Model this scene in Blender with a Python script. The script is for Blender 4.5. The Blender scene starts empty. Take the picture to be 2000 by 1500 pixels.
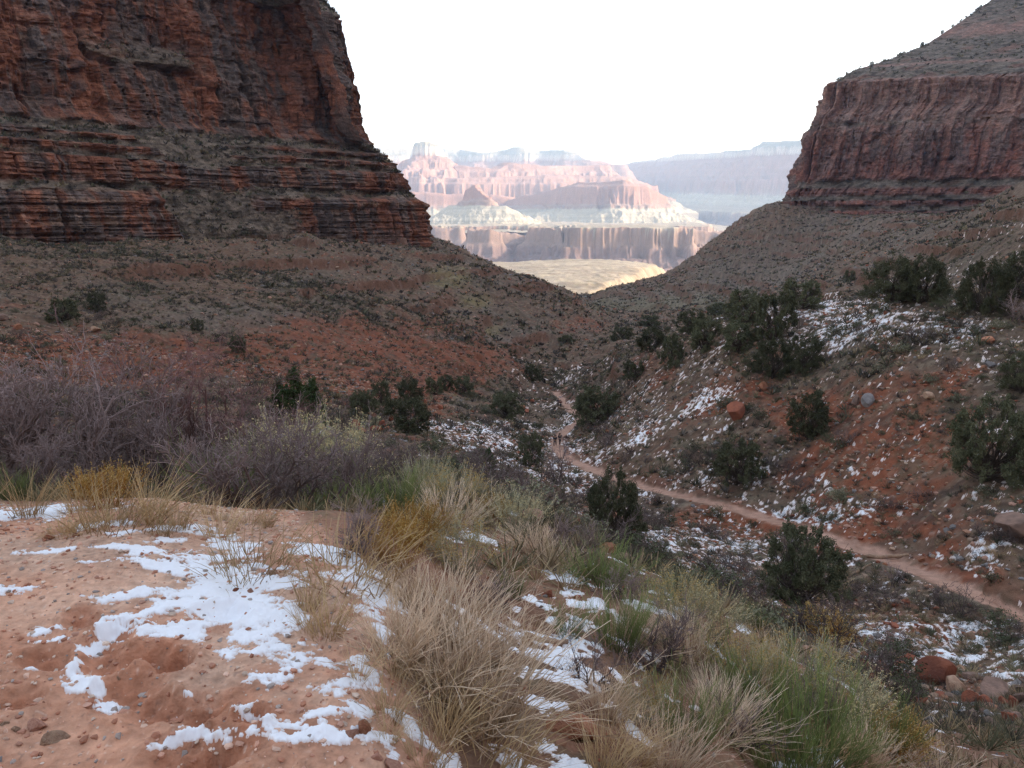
import bpy, math, random, os, time
import numpy as np
from mathutils import Vector
T0 = time.time()
R = math.radians
sc = bpy.context.scene
COL = sc.collection

# ------------------------------------------------------------ camera, light, exposure
F = 1482.0                      # focal length in photograph pixels (2000 wide)
PITCH = math.atan(320.0 / F)    # looking slightly down
cp, sp = math.cos(PITCH), math.sin(PITCH)
cam = bpy.data.cameras.new('camera')
cam.sensor_width = 36.0
cam.lens = 36.0 * F / 2000.0
cam.clip_start = 0.05
cam.clip_end = 90000.0
camo = bpy.data.objects.new('camera', cam)
COL.objects.link(camo)
camo.location = (0, 0, 0)
camo.rotation_euler = (math.pi / 2 - PITCH, 0, 0)
sc.camera = camo

SUN_AZ = math.atan2(0.97, -0.10)      # measured from +Y towards +X
SUN_EL = R(24)
L = Vector((math.sin(SUN_AZ) * math.cos(SUN_EL), math.cos(SUN_AZ) * math.cos(SUN_EL), math.sin(SUN_EL)))
w = bpy.data.worlds.new('World'); sc.world = w; w.use_nodes = True
nt = w.node_tree; nt.nodes.clear()
sky = nt.nodes.new('ShaderNodeTexSky'); sky.sky_type = 'NISHITA'; sky.sun_disc = False
sky.sun_elevation = SUN_EL; sky.sun_rotation = SUN_AZ; sky.altitude = 1200
sky.air_density = 1.0; sky.dust_density = 2.5; sky.ozone_density = 1.0
bg = nt.nodes.new('ShaderNodeBackground'); bg.inputs['Strength'].default_value = 0.15
wo = nt.nodes.new('ShaderNodeOutputWorld')
hs = nt.nodes.new('ShaderNodeHueSaturation'); hs.inputs['Saturation'].default_value = .5; hs.inputs['Value'].default_value = 1.15  # thin high cloud
nt.links.new(sky.outputs[0], hs.inputs['Color']); nt.links.new(hs.outputs[0], bg.inputs['Color']); nt.links.new(bg.outputs[0], wo.inputs['Surface'])
sun = bpy.data.lights.new('sun', 'SUN'); sun.energy = 2.4; sun.angle = R(0.5); sun.color = (1.0, 0.92, 0.82)
suno = bpy.data.objects.new('sun', sun); COL.objects.link(suno)
suno.rotation_euler = L.to_track_quat('Z', 'Y').to_euler(); suno.location = (0, 0, 50)
sc.view_settings.view_transform = 'Standard'; sc.view_settings.look = 'None'
sc.view_settings.exposure = 1.5; sc.view_settings.gamma = 1.0
sc.cycles.use_denoising = True; sc.cycles.denoiser = 'OPENIMAGEDENOISE'; sc.cycles.denoising_prefilter = 'NONE'
sc.cycles.max_bounces = 5; sc.cycles.diffuse_bounces = 3; sc.cycles.volume_bounces = 1
sc.cycles.transparent_max_bounces = 8
HAZE_DENSITY = 5.0e-5

# ------------------------------------------------------------ numpy noise
def _h(ix, iy, iz, seed):
    h = (ix * np.uint32(374761393)) ^ (iy * np.uint32(668265263)) ^ (iz * np.uint32(2246822519)) ^ np.uint32((seed * 3266489917) & 0xffffffff)
    h = (h ^ (h >> np.uint32(13))) * np.uint32(1274126177)
    h = (h ^ (h >> np.uint32(15))) * np.uint32(2654435761)
    return ((h ^ (h >> np.uint32(16))) & np.uint32(0xffff)).astype(np.float32) / 65535.0
def vn(x, y, z=None, seed=0):
    x = np.asarray(x, np.float64); y = np.asarray(y, np.float64)
    fx = np.floor(x); fy = np.floor(y)
    u = (x - fx).astype(np.float32); v = (y - fy).astype(np.float32)
    ix = fx.astype(np.int64).astype(np.uint32); iy = fy.astype(np.int64).astype(np.uint32)
    u = u * u * u * (u * (u * 6 - 15) + 10); v = v * v * v * (v * (v * 6 - 15) + 10)
    o = np.uint32(1)
    def lay(iz):
        a = _h(ix, iy, iz, seed); b = _h(ix + o, iy, iz, seed); c = _h(ix, iy + o, iz, seed); d = _h(ix + o, iy + o, iz, seed)
        a = a + (b - a) * u; c = c + (d - c) * u
        return a + (c - a) * v
    if z is None:
        return lay(np.uint32(0)) * 2 - 1
    z = np.asarray(z, np.float64); fz = np.floor(z); wz = (z - fz).astype(np.float32); iz = fz.astype(np.int64).astype(np.uint32)
    wz = wz * wz * (3 - 2 * wz)
    a = lay(iz); b = lay(iz + o)
    return (a + (b - a) * wz) * 2 - 1
def fbm(x, y, z=None, o=4, seed=0, g=0.5, lac=2.03):
    t = 0; a = 1.0; n = 0
    for i in range(o):
        t = t + a * vn(x, y, z, seed + i * 17); n += a; a *= g
        x = x * lac + 13.7; y = y * lac - 7.3
        if z is not None: z = z * lac + 3.1
    return t / n
def ridged(x, y, z=None, o=4, seed=0, g=0.5):
    t = 0; a = 1.0; n = 0
    for i in range(o):
        t = t + a * (1 - 2 * np.abs(vn(x, y, z, seed + i * 31))); n += a; a *= g
        x = x * 2.07 + 5.1; y = y * 2.07 - 3.3
        if z is not None: z = z * 2.07
    return t / n
def ss(a, b, x):
    t = np.clip((x - a) / (b - a), 0, 1); return t * t * (3 - 2 * t)

# pixel of the photograph -> ray written as s = x/y and t = z/y
def ray(px, py):
    X = (np.asarray(px, float) - 1000) / F; Y = (750 - np.asarray(py, float)) / F
    d = cp + Y * sp
    return X / d, (-sp + Y * cp) / d
def tpy(t):                                   # inverse: t -> photograph row
    Y = (np.asarray(t) * cp + sp) / (cp - np.asarray(t) * sp); return 750 - Y * F
def spx(s, py):
    Y = (750 - np.asarray(py, float)) / F; return 1000 + s * (cp + Y * sp) * F

# ------------------------------------------------------------ object helpers
def tag(o, label=None, cat=None, group=None, kind=None):
    if label: o['label'] = label
    if cat: o['category'] = cat
    if group: o['group'] = group
    if kind: o['kind'] = kind
    return o
def mesh_np(name, co, faces=None, quads=None, tris=None, smooth=True, attrs=None, uvn=None):
    me = bpy.data.meshes.new(name)
    co = np.ascontiguousarray(co, np.float32)
    q = np.zeros((0, 4), np.int32) if quads is None else np.asarray(quads, np.int32)
    t = np.zeros((0, 3), np.int32) if tris is None else np.asarray(tris, np.int32)
    me.vertices.add(len(co)); me.vertices.foreach_set('co', co.ravel())
    nl = q.size + t.size
    me.loops.add(nl); me.loops.foreach_set('vertex_index', np.concatenate([q.ravel(), t.ravel()]).astype(np.int32))
    me.polygons.add(len(q) + len(t))
    st = np.concatenate([np.arange(len(q)) * 4, q.size + np.arange(len(t)) * 3]).astype(np.int32)
    me.polygons.foreach_set('loop_start', st)
    me.polygons.foreach_set('use_smooth', np.full(len(q) + len(t), smooth))
    for k, v in (attrs or {}).items():
        v = np.asarray(v, np.float32)
        if v.ndim == 1:
            a = me.attributes.new(k, 'FLOAT', 'POINT'); a.data.foreach_set('value', v)
        else:
            if v.shape[1] == 3: v = np.concatenate([v, np.ones((len(v), 1), np.float32)], 1)
            a = me.attributes.new(k, 'FLOAT_COLOR', 'POINT'); a.data.foreach_set('color', np.ascontiguousarray(v).ravel())
    me.update(calc_edges=True)
    return me
def grid_quads(nr, nc, flip=False):
    i = np.arange(nr * nc).reshape(nr, nc)
    a, b, c, d = i[:-1, :-1], i[:-1, 1:], i[1:, 1:], i[1:, :-1]
    q = np.stack([a, b, c, d] if not flip else [a, d, c, b], -1)
    return q.reshape(-1, 4)
def obj(name, me, mat=None, parent=None, loc=None):
    o = bpy.data.objects.new(name, me); COL.objects.link(o)
    if mat is not None and me is not None and not me.materials: me.materials.append(mat)
    if parent is not None: o.parent = parent
    if loc is not None: o.location = loc
    return o

# ------------------------------------------------------------ materials
def node_mat(name):
    m = bpy.data.materials.new(name); m.use_nodes = True
    nt = m.node_tree; b = nt.nodes['Principled BSDF']
    b.inputs['Specular IOR Level'].default_value = 0.15; b.inputs['Roughness'].default_value = 0.9
    return m, nt, b
def N(nt, t, **k):
    n = nt.nodes.new(t)
    for a, v in k.items(): setattr(n, a, v)
    return n
def terrain_mat(name, var=0.35, scales=(0.6, 4.0), bump=0.4, bdist=0.05, rough=0.92):
    """vertex colour of the rock or soil, broken up by procedural noise and bumped"""
    m, nt, b = node_mat(name); L_ = nt.links
    at = N(nt, 'ShaderNodeAttribute', attribute_name='Col')
    geo = N(nt, 'ShaderNodeTexCoord')
    n1 = N(nt, 'ShaderNodeTexNoise'); n1.inputs['Scale'].default_value = scales[0]; n1.inputs['Detail'].default_value = 6
    n2 = N(nt, 'ShaderNodeTexNoise'); n2.inputs['Scale'].default_value = scales[1]; n2.inputs['Detail'].default_value = 4
    for n in (n1, n2): L_.new(geo.outputs['Object'], n.inputs['Vector'])
    ad = N(nt, 'ShaderNodeMath', operation='ADD'); L_.new(n1.outputs[0], ad.inputs[0]); L_.new(n2.outputs[0], ad.inputs[1])
    mr = N(nt, 'ShaderNodeMapRange'); mr.inputs['From Min'].default_value = 0.6; mr.inputs['From Max'].default_value = 1.4
    mr.inputs['To Min'].default_value = 1 - var; mr.inputs['To Max'].default_value = 1 + var
    L_.new(ad.outputs[0], mr.inputs['Value'])
    mul = N(nt, 'ShaderNodeVectorMath', operation='SCALE'); L_.new(at.outputs['Color'], mul.inputs[0]); L_.new(mr.outputs[0], mul.inputs['Scale'])
    L_.new(mul.outputs[0], b.inputs['Base Color']); b.inputs['Roughness'].default_value = rough
    if bump:
        bp = N(nt, 'ShaderNodeBump'); bp.inputs['Strength'].default_value = bump; bp.inputs['Distance'].default_value = bdist
        L_.new(ad.outputs[0], bp.inputs['Height']); L_.new(bp.outputs[0], b.inputs['Normal'])
    return m
def plain_mat(name, col, col2=None, scale=3.0, rough=0.85, transl=0.0, rnd=0.25, zcol=None, zr=(0, 1), bump=0.0, coord='Object'):
    """two colours mixed by noise, varied per object; zcol tints the upper part of the plant"""
    m, nt, b = node_mat(name); L_ = nt.links
    tc = N(nt, 'ShaderNodeTexCoord'); n = N(nt, 'ShaderNodeTexNoise'); n.inputs['Scale'].default_value = scale; n.inputs['Detail'].default_value = 3
    L_.new(tc.outputs[coord], n.inputs['Vector'])
    mx = N(nt, 'ShaderNodeMix', data_type='RGBA'); mx.inputs[6].default_value = (*col, 1); mx.inputs[7].default_value = (*(col2 or [c * 0.6 for c in col]), 1)
    cr = N(nt, 'ShaderNodeMapRange'); cr.inputs['From Min'].default_value = 0.35; cr.inputs['From Max'].default_value = 0.65
    L_.new(n.outputs[0], cr.inputs['Value']); L_.new(cr.outputs[0], mx.inputs[0])
    out = mx.outputs[2]
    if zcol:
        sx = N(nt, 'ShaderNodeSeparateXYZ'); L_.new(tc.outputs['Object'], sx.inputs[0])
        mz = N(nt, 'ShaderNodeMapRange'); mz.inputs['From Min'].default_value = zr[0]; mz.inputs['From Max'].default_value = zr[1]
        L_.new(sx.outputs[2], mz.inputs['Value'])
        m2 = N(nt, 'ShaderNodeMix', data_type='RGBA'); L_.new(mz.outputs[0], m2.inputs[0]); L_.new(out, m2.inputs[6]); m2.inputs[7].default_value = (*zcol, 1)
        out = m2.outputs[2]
    oi = N(nt, 'ShaderNodeObjectInfo'); mr = N(nt, 'ShaderNodeMapRange'); mr.inputs['To Min'].default_value = 1 - rnd; mr.inputs['To Max'].default_value = 1 + rnd
    L_.new(oi.outputs['Random'], mr.inputs['Value'])
    sc_ = N(nt, 'ShaderNodeVectorMath', operation='SCALE'); L_.new(out, sc_.inputs[0]); L_.new(mr.outputs[0], sc_.inputs['Scale'])
    L_.new(sc_.outputs[0], b.inputs['Base Color']); b.inputs['Roughness'].default_value = rough
    if bump:
        bp = N(nt, 'ShaderNodeBump'); bp.inputs['Strength'].default_value = bump; bp.inputs['Distance'].default_value = 0.03
        n3 = N(nt, 'ShaderNodeTexNoise'); n3.inputs['Scale'].default_value = scale * 4; n3.inputs['Detail'].default_value = 6
        L_.new(tc.outputs[coord], n3.inputs['Vector']); L_.new(n3.outputs[0], bp.inputs['Height']); L_.new(bp.outputs[0], b.inputs['Normal'])
    return m

# ------------------------------------------------------------ ground: heights through surveyed points
CP = """
-300,1500,2 0,1500,2 0,1300,2.5 300,1300,2.5 300,1500,2 650,1500,1.98 500,1250,2.66 600,1350,2.36
-400,985,6 0,985,5.6 0,930,18 0,850,45 0,760,75 0,700,90 0,640,112 0,560,150 0,480,200 0,470,300
-400,930,17 -400,850,40 -400,760,66 -400,700,80 -400,640,98 -400,560,130 -400,480,170
300,990,6 300,930,20 300,850,50 300,760,90 300,700,110 300,630,135 300,560,170 300,490,220 300,480,320
600,1010,7 600,930,22 600,850,52 600,790,85 600,740,115 600,690,140 600,640,165 600,560,215 600,470,290 600,470,420
850,985,9 850,935,24 850,870,62 850,810,100 850,750,140 850,705,170 850,640,220 850,560,290 850,474,372 850,486,520
1000,1000,9 1000,965,25 1000,920,62 1000,870,88 1000,820,120 1000,770,165 1000,720,200 1000,680,235 1000,620,285 1000,560,340 1000,532,365 1000,560,450
1130,1070,8 1130,1065,20 1130,985,55 1150,915,82 1090,870,105 1130,820,135 1100,780,180 1060,765,205 1120,735,225 1130,690,255 1130,650,285 1130,605,335 1130,583,355 1130,600,450
1060,555,361 1100,572,357 1165,602,345 1180,567,650 1220,556,645 1130,586,620 1200,630,335 1200,665,270 1230,618,420 1180,595,540 1150,580,650 1160,579,800 1240,560,620 1285,541,660 1400,465,690 1500,397,715 1300,575,900 1500,430,950 1150,590,1000
1200,930,76 1200,880,84 1200,820,100 1200,760,130 1200,715,155 1200,690,172 1200,700,220
1300,963,67 1300,920,71 1300,850,80 1300,780,93 1300,700,112 1300,652,126 1300,668,160 1300,648,300 1300,612,400 1350,590,450 
1500,1180,28 1500,1100,42 1500,1015,55 1500,955,59 1500,880,66 1500,800,74 1500,720,83 1500,650,92 1500,608,98 1500,628,130 1500,610,250 1500,590,340 1450,560,470 1550,500,560 1600,440,620 1400,520,560
1300,1135,7.5 1300,1125,16 1300,1095,33 1300,1025,52 
1750,1480,5.2 1750,1400,12 1750,1300,22 1750,1200,31 1750,1105,42 1750,1045,45 1750,950,50 1750,850,56 1750,750,63 1750,650,72 1750,592,80 1750,612,105 1750,570,190 1750,510,280 1750,450,400 1720,425,520 1700,424,600
2000,1500,7 2000,1400,14 2000,1300,22 2000,1210,32 2000,1150,34 2000,1000,40 2000,850,48 2000,700,59 2000,575,74 2000,590,95 2000,500,140 2000,400,210 2000,365,280 2000,370,400 2000,400,560 2000,420,700
1900,580,76 1900,590,100 1900,500,180 1900,425,280 1900,410,380 1850,424,480 1850,428,560 
2400,1500,8 2400,1350,17 2400,1200,28 2400,1000,36 2400,800,46 2400,640,60 2400,560,72 2400,540,110 2400,400,190 2400,340,300 2400,330,420 2400,350,700 1700,430,760
1250,1150,6 1450,1215,6 1650,1345,5.6 1500,1300,9 1500,1245,16 1120,1300,3.7 1300,1400,3.7 1500,1480,3.9
"""
ZP = [(-1.5, 1, -1.6), (-.8, .9, -1.6), (0, .9, -1.62), (-1, 2.2, -1.6), (-.45, 2, -1.63), (-1.2, 3, -1.62), (-2.2, 3.7, -1.6), (-3.4, 4.1, -1.6), (-4.5, 4.2, -1.6), (-.95, 3.6, -1.66), (-.55, 3.1, -1.70),
      (.3, 2, -1.85), (.9, 1.8, -2.15), (.6, 1, -2.0), (1.6, 2.2, -2.6), (1.2, 1, -2.3), (0, 3, -2.05), (1, 3.6, -2.65), (2, 4, -3.2), (0, 4.6, -2.55), (4, 4.2, -4.7), (-1.2, 5, -2.0), (-2.5, 5, -1.9), (-4, 5.2, -1.95)]
pts = []
for tok in CP.split():
    a, b, c = map(float, tok.split(',')); s_, t_ = ray(a, b); pts.append((float(s_), math.log(c), float(t_)))
for x, y, z in ZP: pts.append((x / y, math.log(y), z / y))
pts = np.array(pts); KS = 3.4
def tps_fit(P, lam=0.0006):
    n = len(P); A = np.zeros((n + 3, n + 3)); X = np.c_[P[:, 0] * KS, P[:, 1]]
    d2 = ((X[:, None] - X[None]) ** 2).sum(-1); K = 0.5 * d2 * np.log(d2 + 1e-12)
    A[:n, :n] = K + lam * np.eye(n) * n * 0.05; A[:n, n] = 1; A[:n, n + 1:] = X; A[n, :n] = 1; A[n + 1:, :n] = X.T
    return X, np.linalg.solve(A, np.r_[P[:, 2], 0, 0, 0])
XK, WK = tps_fit(pts)
# coarse evaluation, then bicubic-ish upsampling
gs = np.linspace(-1.05, 1.05, 181); gl = np.linspace(math.log(0.75), math.log(1100), 241)
GS, GL = np.meshgrid(gs, gl)
Q = np.c_[GS.ravel() * KS, GL.ravel()]
d2 = (Q ** 2).sum(1)[:, None] + (XK ** 2).sum(1)[None] - 2 * Q @ XK.T
d2 = np.maximum(d2, 0)
GT = (0.5 * d2 * np.log(d2 + 1e-12)) @ WK[:-3] + WK[-3] + Q @ WK[-2:]
GT = GT.reshape(GS.shape)
def bilin(G, g0, g1, a, b):        # G indexed [g1(b), g0(a)], cubic (Catmull-Rom) on uniform axes
    fa = np.clip((a - g0[0]) / (g0[1] - g0[0]), 1, len(g0) - 2.001); fb = np.clip((b - g1[0]) / (g1[1] - g1[0]), 1, len(g1) - 2.001)
    ia = fa.astype(int); ib = fb.astype(int); u = fa - ia; v = fb - ib
    ia = np.minimum(ia, len(g0) - 3); ib = np.minimum(ib, len(g1) - 3)
    def w4(u): return [0.5 * (-u + 2 * u * u - u ** 3), 0.5 * (2 - 5 * u * u + 3 * u ** 3), 0.5 * (u + 4 * u * u - 3 * u ** 3), 0.5 * (-u * u + u ** 3)]
    wa, wb = w4(u), w4(v); r = 0
    for j in range(4):
        row = 0
        for i in range(4): row = row + wa[i] * G[ib + j - 1, ia + i - 1]
        r = r + wb[j] * row
    return r
def base_t(s, lY): return bilin(GT, gs, gl, s, lY)

# final grid
NC = 1250
lev = [(0.8, 0), (1.5, 40), (5.0, 400), (12, 200), (30, 240), (60, 260), (120, 260), (250, 210), (420, 120), (700, 60), (1050, 20)]
rows = []
for (a, _), (b, n) in zip(lev[:-1], lev[1:]): rows.append(np.linspace(math.log(a), math.log(b), n, endpoint=False))
rows = np.concatenate(rows + [[math.log(1050)]])
cols = np.linspace(-0.98, 0.98, NC)
S, LY = np.meshgrid(cols, rows); YY = np.exp(LY); XX = S * YY
TB = base_t(S, LY)
ZZ = TB * YY
PY = tpy(TB); PX = spx(S, PY)      # photograph pixel of every ground vertex (used to lay out what is where)

def hit(px, py, hint=None, lo=0.8, hi=1000):
    """world point where the ray of a pixel meets the smooth ground; nearest crossing, or the one nearest hint"""
    s, t = ray(px, py)
    ys = np.exp(np.linspace(math.log(lo), math.log(hi), 1500))
    d = base_t(np.full(1500, float(s)), np.log(ys)) - t
    k = np.where((d[:-1] < 0) & (d[1:] >= 0))[0]
    if len(k) == 0:
        y = hint or 100.0; return Vector((s * y, y, float(base_t(np.array([float(s)]), np.log([y]))[0]) * y))
    cand = [ys[i] + (ys[i + 1] - ys[i]) * (-d[i]) / (d[i + 1] - d[i]) for i in k]
    y = cand[0] if hint is None else min(cand, key=lambda c: abs(math.log(c / hint)))
    return Vector((float(s) * y, y, float(t) * y))

# the trail
TR = [(2300, 1330, 26), (2000, 1207, 32), (1900, 1160, 35), (1800, 1120, 40), (1700, 1080, 45), (1600, 1045, 49), (1500, 1013, 55), (1400, 985, 60), (1280, 958, 68), (1190, 930, 75), (1130, 905, 84), (1095, 885, 95), (1088, 862, 108), (1110, 840, 120), (1130, 822, 133), (1120, 803, 150), (1098, 788, 172), (1075, 772, 198), (1050, 762, 215)]
trail = np.array([tuple(hit(a, b, c)) for a, b, c in TR])
def resample(P, n):
    P = np.asarray(P, float); d = np.r_[0, np.cumsum(np.linalg.norm(np.diff(P[:, :2], axis=0), axis=1))]
    # Catmull-Rom through points
    out = []; m = len(P)
    for i in range(m - 1):
        p0, p1, p2, p3 = P[max(i - 1, 0)], P[i], P[i + 1], P[min(i + 2, m - 1)]
        for k in range(n):
            u = k / n; out.append(0.5 * ((2 * p1) + (-p0 + p2) * u + (2 * p0 - 5 * p1 + 4 * p2 - p3) * u * u + (-p0 + 3 * p1 - 3 * p2 + p3) * u ** 3))
    out.append(P[-1]); return np.array(out)
trailS = resample(trail, 10)
def poly_dist(px_, py_, P):
    """distance to polyline in plan, signed side and interpolated z"""
    best = np.full(px_.shape, 1e9); zz = np.zeros(px_.shape); sd = np.zeros(px_.shape)
    for a, b in zip(P[:-1], P[1:]):
        ex, ey = b[0] - a[0], b[1] - a[1]; l2 = ex * ex + ey * ey + 1e-9
        u = np.clip(((px_ - a[0]) * ex + (py_ - a[1]) * ey) / l2, 0, 1)
        dx = px_ - (a[0] + u * ex); dy = py_ - (a[1] + u * ey); d = np.hypot(dx, dy)
        k = d < best
        best[k] = d[k]; zz[k] = (a[2] + u * (b[2] - a[2]))[k]; sd[k] = np.sign(ex * dy - ey * dx)[k]
    return best, zz, sd
tm = (YY > 22) & (YY < 240) & (XX > -15) & (XX < 50)
TD = np.full(YY.shape, 99.0); TZ = np.zeros(YY.shape); TSD = np.zeros(YY.shape)
a_, b_, c_ = poly_dist(XX[tm], YY[tm], trailS); TD[tm] = a_; TZ[tm] = b_; TSD[tm] = c_
TW = 0.50 + 0.22 * vn(YY / 4, XX / 4, seed=5) + .12 * vn(YY / .9, XX / .9, seed=6)
wt = 1 - ss(TW, TW + 3.0, TD)
wtc = 1 - ss(TW + .05, TW + .4, TD + .15 * vn(XX / .35, YY / .35, seed=15))
flat = TZ * wt + ZZ * (1 - wt)
# cut bank on the uphill (right) side
bank = (TSD < 0) * ss(TW, TW + .5, TD) * (1 - ss(TW + .8, TW + 3.2, TD)) * 0.28 * (.5 + .8 * np.abs(vn(YY / 7, XX / 7, seed=16)))
ZZ = flat + bank

# relief: erosion lumps that grow with distance from the bench
rough = ss(4.5, 14, YY) * (1 - (1 - ss(TW, TW + 1.2, TD)) * 0.97)
ZZ += rough * (fbm(XX / 14, YY / 14, o=3, seed=2) * 0.55 + fbm(XX / 2.6, YY / 2.6, o=4, seed=3) * 0.22) * (0.35 + ss(20, 60, YY))
far = ss(90, 200, YY)
gul = ridged(XX / 22 + YY / 60 + 0.3 * fbm(XX / 40, YY / 40, o=2), YY / 75, o=4, seed=9)
ZZ += far * (gul * 2.6 + fbm(XX / 9, YY / 9, o=4, seed=6) * 1.2)
hz = 5.5; zt = ZZ + .06 * XX; kf = zt / hz + .15 * fbm(XX / 30, YY / 30, o=3, seed=17); fr = kf - np.floor(kf)
rib = ss(95, 150, YY) * ss(.0, .28, fbm(XX / 34, YY / 50, o=3, seed=18)) * (1 - wt)
ZZ += rib * ((ss(.72, .9, fr) - fr) * hz * .42 + (fr > .74) * (fr < .97) * fbm(XX / 2.5, YY / 2.5, o=3, seed=19) * .9)
RIB = rib * ss(.68, .76, fr) * (1 - ss(.93, .99, fr))
ZZ += rough * (fbm(XX / .5, YY / .5, o=3, seed=8) * 0.10 + np.maximum(0, fbm(XX / .9, YY / .9, o=4, seed=7)) * .28) * (YY < 150)
# bench surface: trampled soft soil
nb = 1 - ss(4.5, 8, YY)
right = ss(-0.15, 0.06, S)
ZZ += nb * (fbm(XX / .45, YY / .45, o=3, seed=11) * 0.016 + fbm(XX / .09, YY / .09, o=5, seed=12, g=.6) * 0.012) * (1 + right * 1.5)
ZZ += nb * right * fbm(XX / .9, YY / .9, o=3, seed=14) * 0.07
PRINTS = [(430, 1200, .11), (200, 1265, .10), (290, 1280, .08), (620 - 390, 1235, .07), (600 - 380, 1295, .10), (330, 1285, .09), (250, 1355, .12), (300, 1390, .09), (330, 1300, .08), (380, 1385, .10),
          (400, 1395, .06), (370, 1480, .14), (450, 1470, .10), (85, 1290, .09), (110, 1300, .07), (160, 1215, .07), (420, 1490, .09), (310, 1375, .07), (490, 1400, .05), (40, 1370, .08), (345, 1290, .07), (155, 1200, .06)]
TRODDEN = np.zeros(YY.shape)
for px, py, r in PRINTS:
    h = hit(px, py); q = ((XX - h.x) / r) ** 2 + ((YY - h.y) / (r * .8)) ** 2
    q = q * (1 + .5 * fbm(XX / .06, YY / .06, o=2, seed=21) * (q < 9))
    ZZ += -0.044 * np.exp(-q * 1.1) + 0.016 * np.exp(-(np.sqrt(q) - 1.25) ** 2 * 7)
    TRODDEN = np.maximum(TRODDEN, np.exp(-q * .8))

ZZ += (TRODDEN * .016 + nb * .004 * (S < .1)) * fbm(XX / .045, YY / .045, o=4, seed=22, g=.65)
def gz(x, y):
    """height of the finished ground"""
    x = np.atleast_1d(np.asarray(x, float)); y = np.atleast_1d(np.asarray(y, float))
    s = x / y; ly = np.log(y)
    fc = np.clip((s - cols[0]) / (cols[1] - cols[0]), 0, NC - 1.001); ic = fc.astype(int); u = fc - ic
    ir = np.clip(np.searchsorted(rows, ly) - 1, 0, len(rows) - 2); v = np.clip((ly - rows[ir]) / (rows[ir + 1] - rows[ir]), 0, 1)
    return (ZZ[ir, ic] * (1 - u) + ZZ[ir, ic + 1] * u) * (1 - v) + (ZZ[ir + 1, ic] * (1 - u) + ZZ[ir + 1, ic + 1] * u) * v


SN = """720,1170,12 760,1290,7|560,1235,12 640,1300,10|0,1003,9 60,1001,12 105,1012,4|170,1028,4 225,1024,5|230,1044,4 380,1034,6|290,1062,5 420,1057,10 480,1072,8|30,1080,2 150,1072,3 215,1066,7 300,1078,9 400,1092,11 460,1088,12
570,1062,5 640,1085,13 700,1110,13 720,1150,17|130,1105,3 230,1100,5 330,1110,7 440,1120,15 560,1135,12|460,1150,22 380,1160,15 300,1152,9 210,1175,7 120,1160,3
210,1222,12 270,1210,12 330,1185,15 420,1183,16 500,1195,26 560,1212,17|0,1156,8 60,1152,10 85,1146,3|310,1236,10 370,1240,16 395,1255,9|405,1270,5 445,1280,9 445,1303,6
500,1215,20 540,1262,24 590,1290,20 540,1320,12 470,1318,5|540,1320,12 560,1345,10|600,1352,16 660,1340,16 720,1335,15 750,1350,12|650,1222,8 680,1228,9
480,1388,10 560,1410,15 620,1402,18 690,1385,14|620,1402,16 650,1440,14 740,1440,20 770,1480,10|560,1440,3 650,1440,8|310,1458,4 370,1432,6 460,1440,7 490,1432,4|700,1290,12 730,1330,10
140,1322,4 170,1338,8 190,1348,3|75,1236,4 115,1226,3|70,1252,3 120,1248,5|160,1268,4 190,1258,2|365,1358,3 392,1360,2|150,1310,2 135,1325,2|280,1400,3|200,1370,3 215,1366,2|60,1312,2 90,1308,2
780,1400,10 840,1460,7|990,1480,12 1020,1500,14|1060,1440,5 1110,1490,9 1150,1500,6|860,1500,9 900,1475,4|1000,1230,4 1060,1240,5 1110,1246,5|1090,1275,5 1110,1285,6|1075,1320,4 1110,1330,6 1130,1345,5|1050,1370,5 1085,1375,4
670,975,8 700,985,7|545,935,4 600,925,3|540,860,3 580,858,3|1105,1110,4 1112,1135,7|1040,1175,4 1070,1190,3|900,1040,4 940,1048,4|1135,1185,4 1160,1190,5|1120,1205,4 1150,1220,4"""
nearm = (YY < 14)
fsn = np.full(YY[nearm].shape, -1.0)
nx, ny = XX[nearm], YY[nearm]
for grp in SN.replace('\n', '|').split('|'):
    P = [tuple(map(float, q.split(','))) for q in grp.split()]
    if len(P) == 1: P = P + [(P[0][0] + 4, P[0][1], P[0][2])]
    W = []
    for a, b, c in P:
        h = hit(a, b); h2 = hit(a, b + c); W.append((h.x, h.y, max(0.014, abs(h.y - h2.y) * 1.3)))
    for a, b in zip(W[:-1], W[1:]):
        ex, ey = b[0] - a[0], b[1] - a[1]; l2 = ex * ex + ey * ey + 1e-9
        u = np.clip(((nx - a[0]) * ex + (ny - a[1]) * ey) / l2, 0, 1)
        wdt = a[2] + u * (b[2] - a[2]); d = np.hypot(nx - a[0] - u * ex, ny - a[1] - u * ey)
        fsn = np.maximum(fsn, (wdt - d) / (wdt + 0.03))
edge = fbm(nx / .15, ny / .10, o=6, seed=41, g=.78)
fsn = fsn + edge * 1.5 + 0.0 + .35 * vn(nx / .4, ny / .3, seed=42)
SNOW = np.full(YY.shape, -1.0); SNOW[nearm] = fsn
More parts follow.
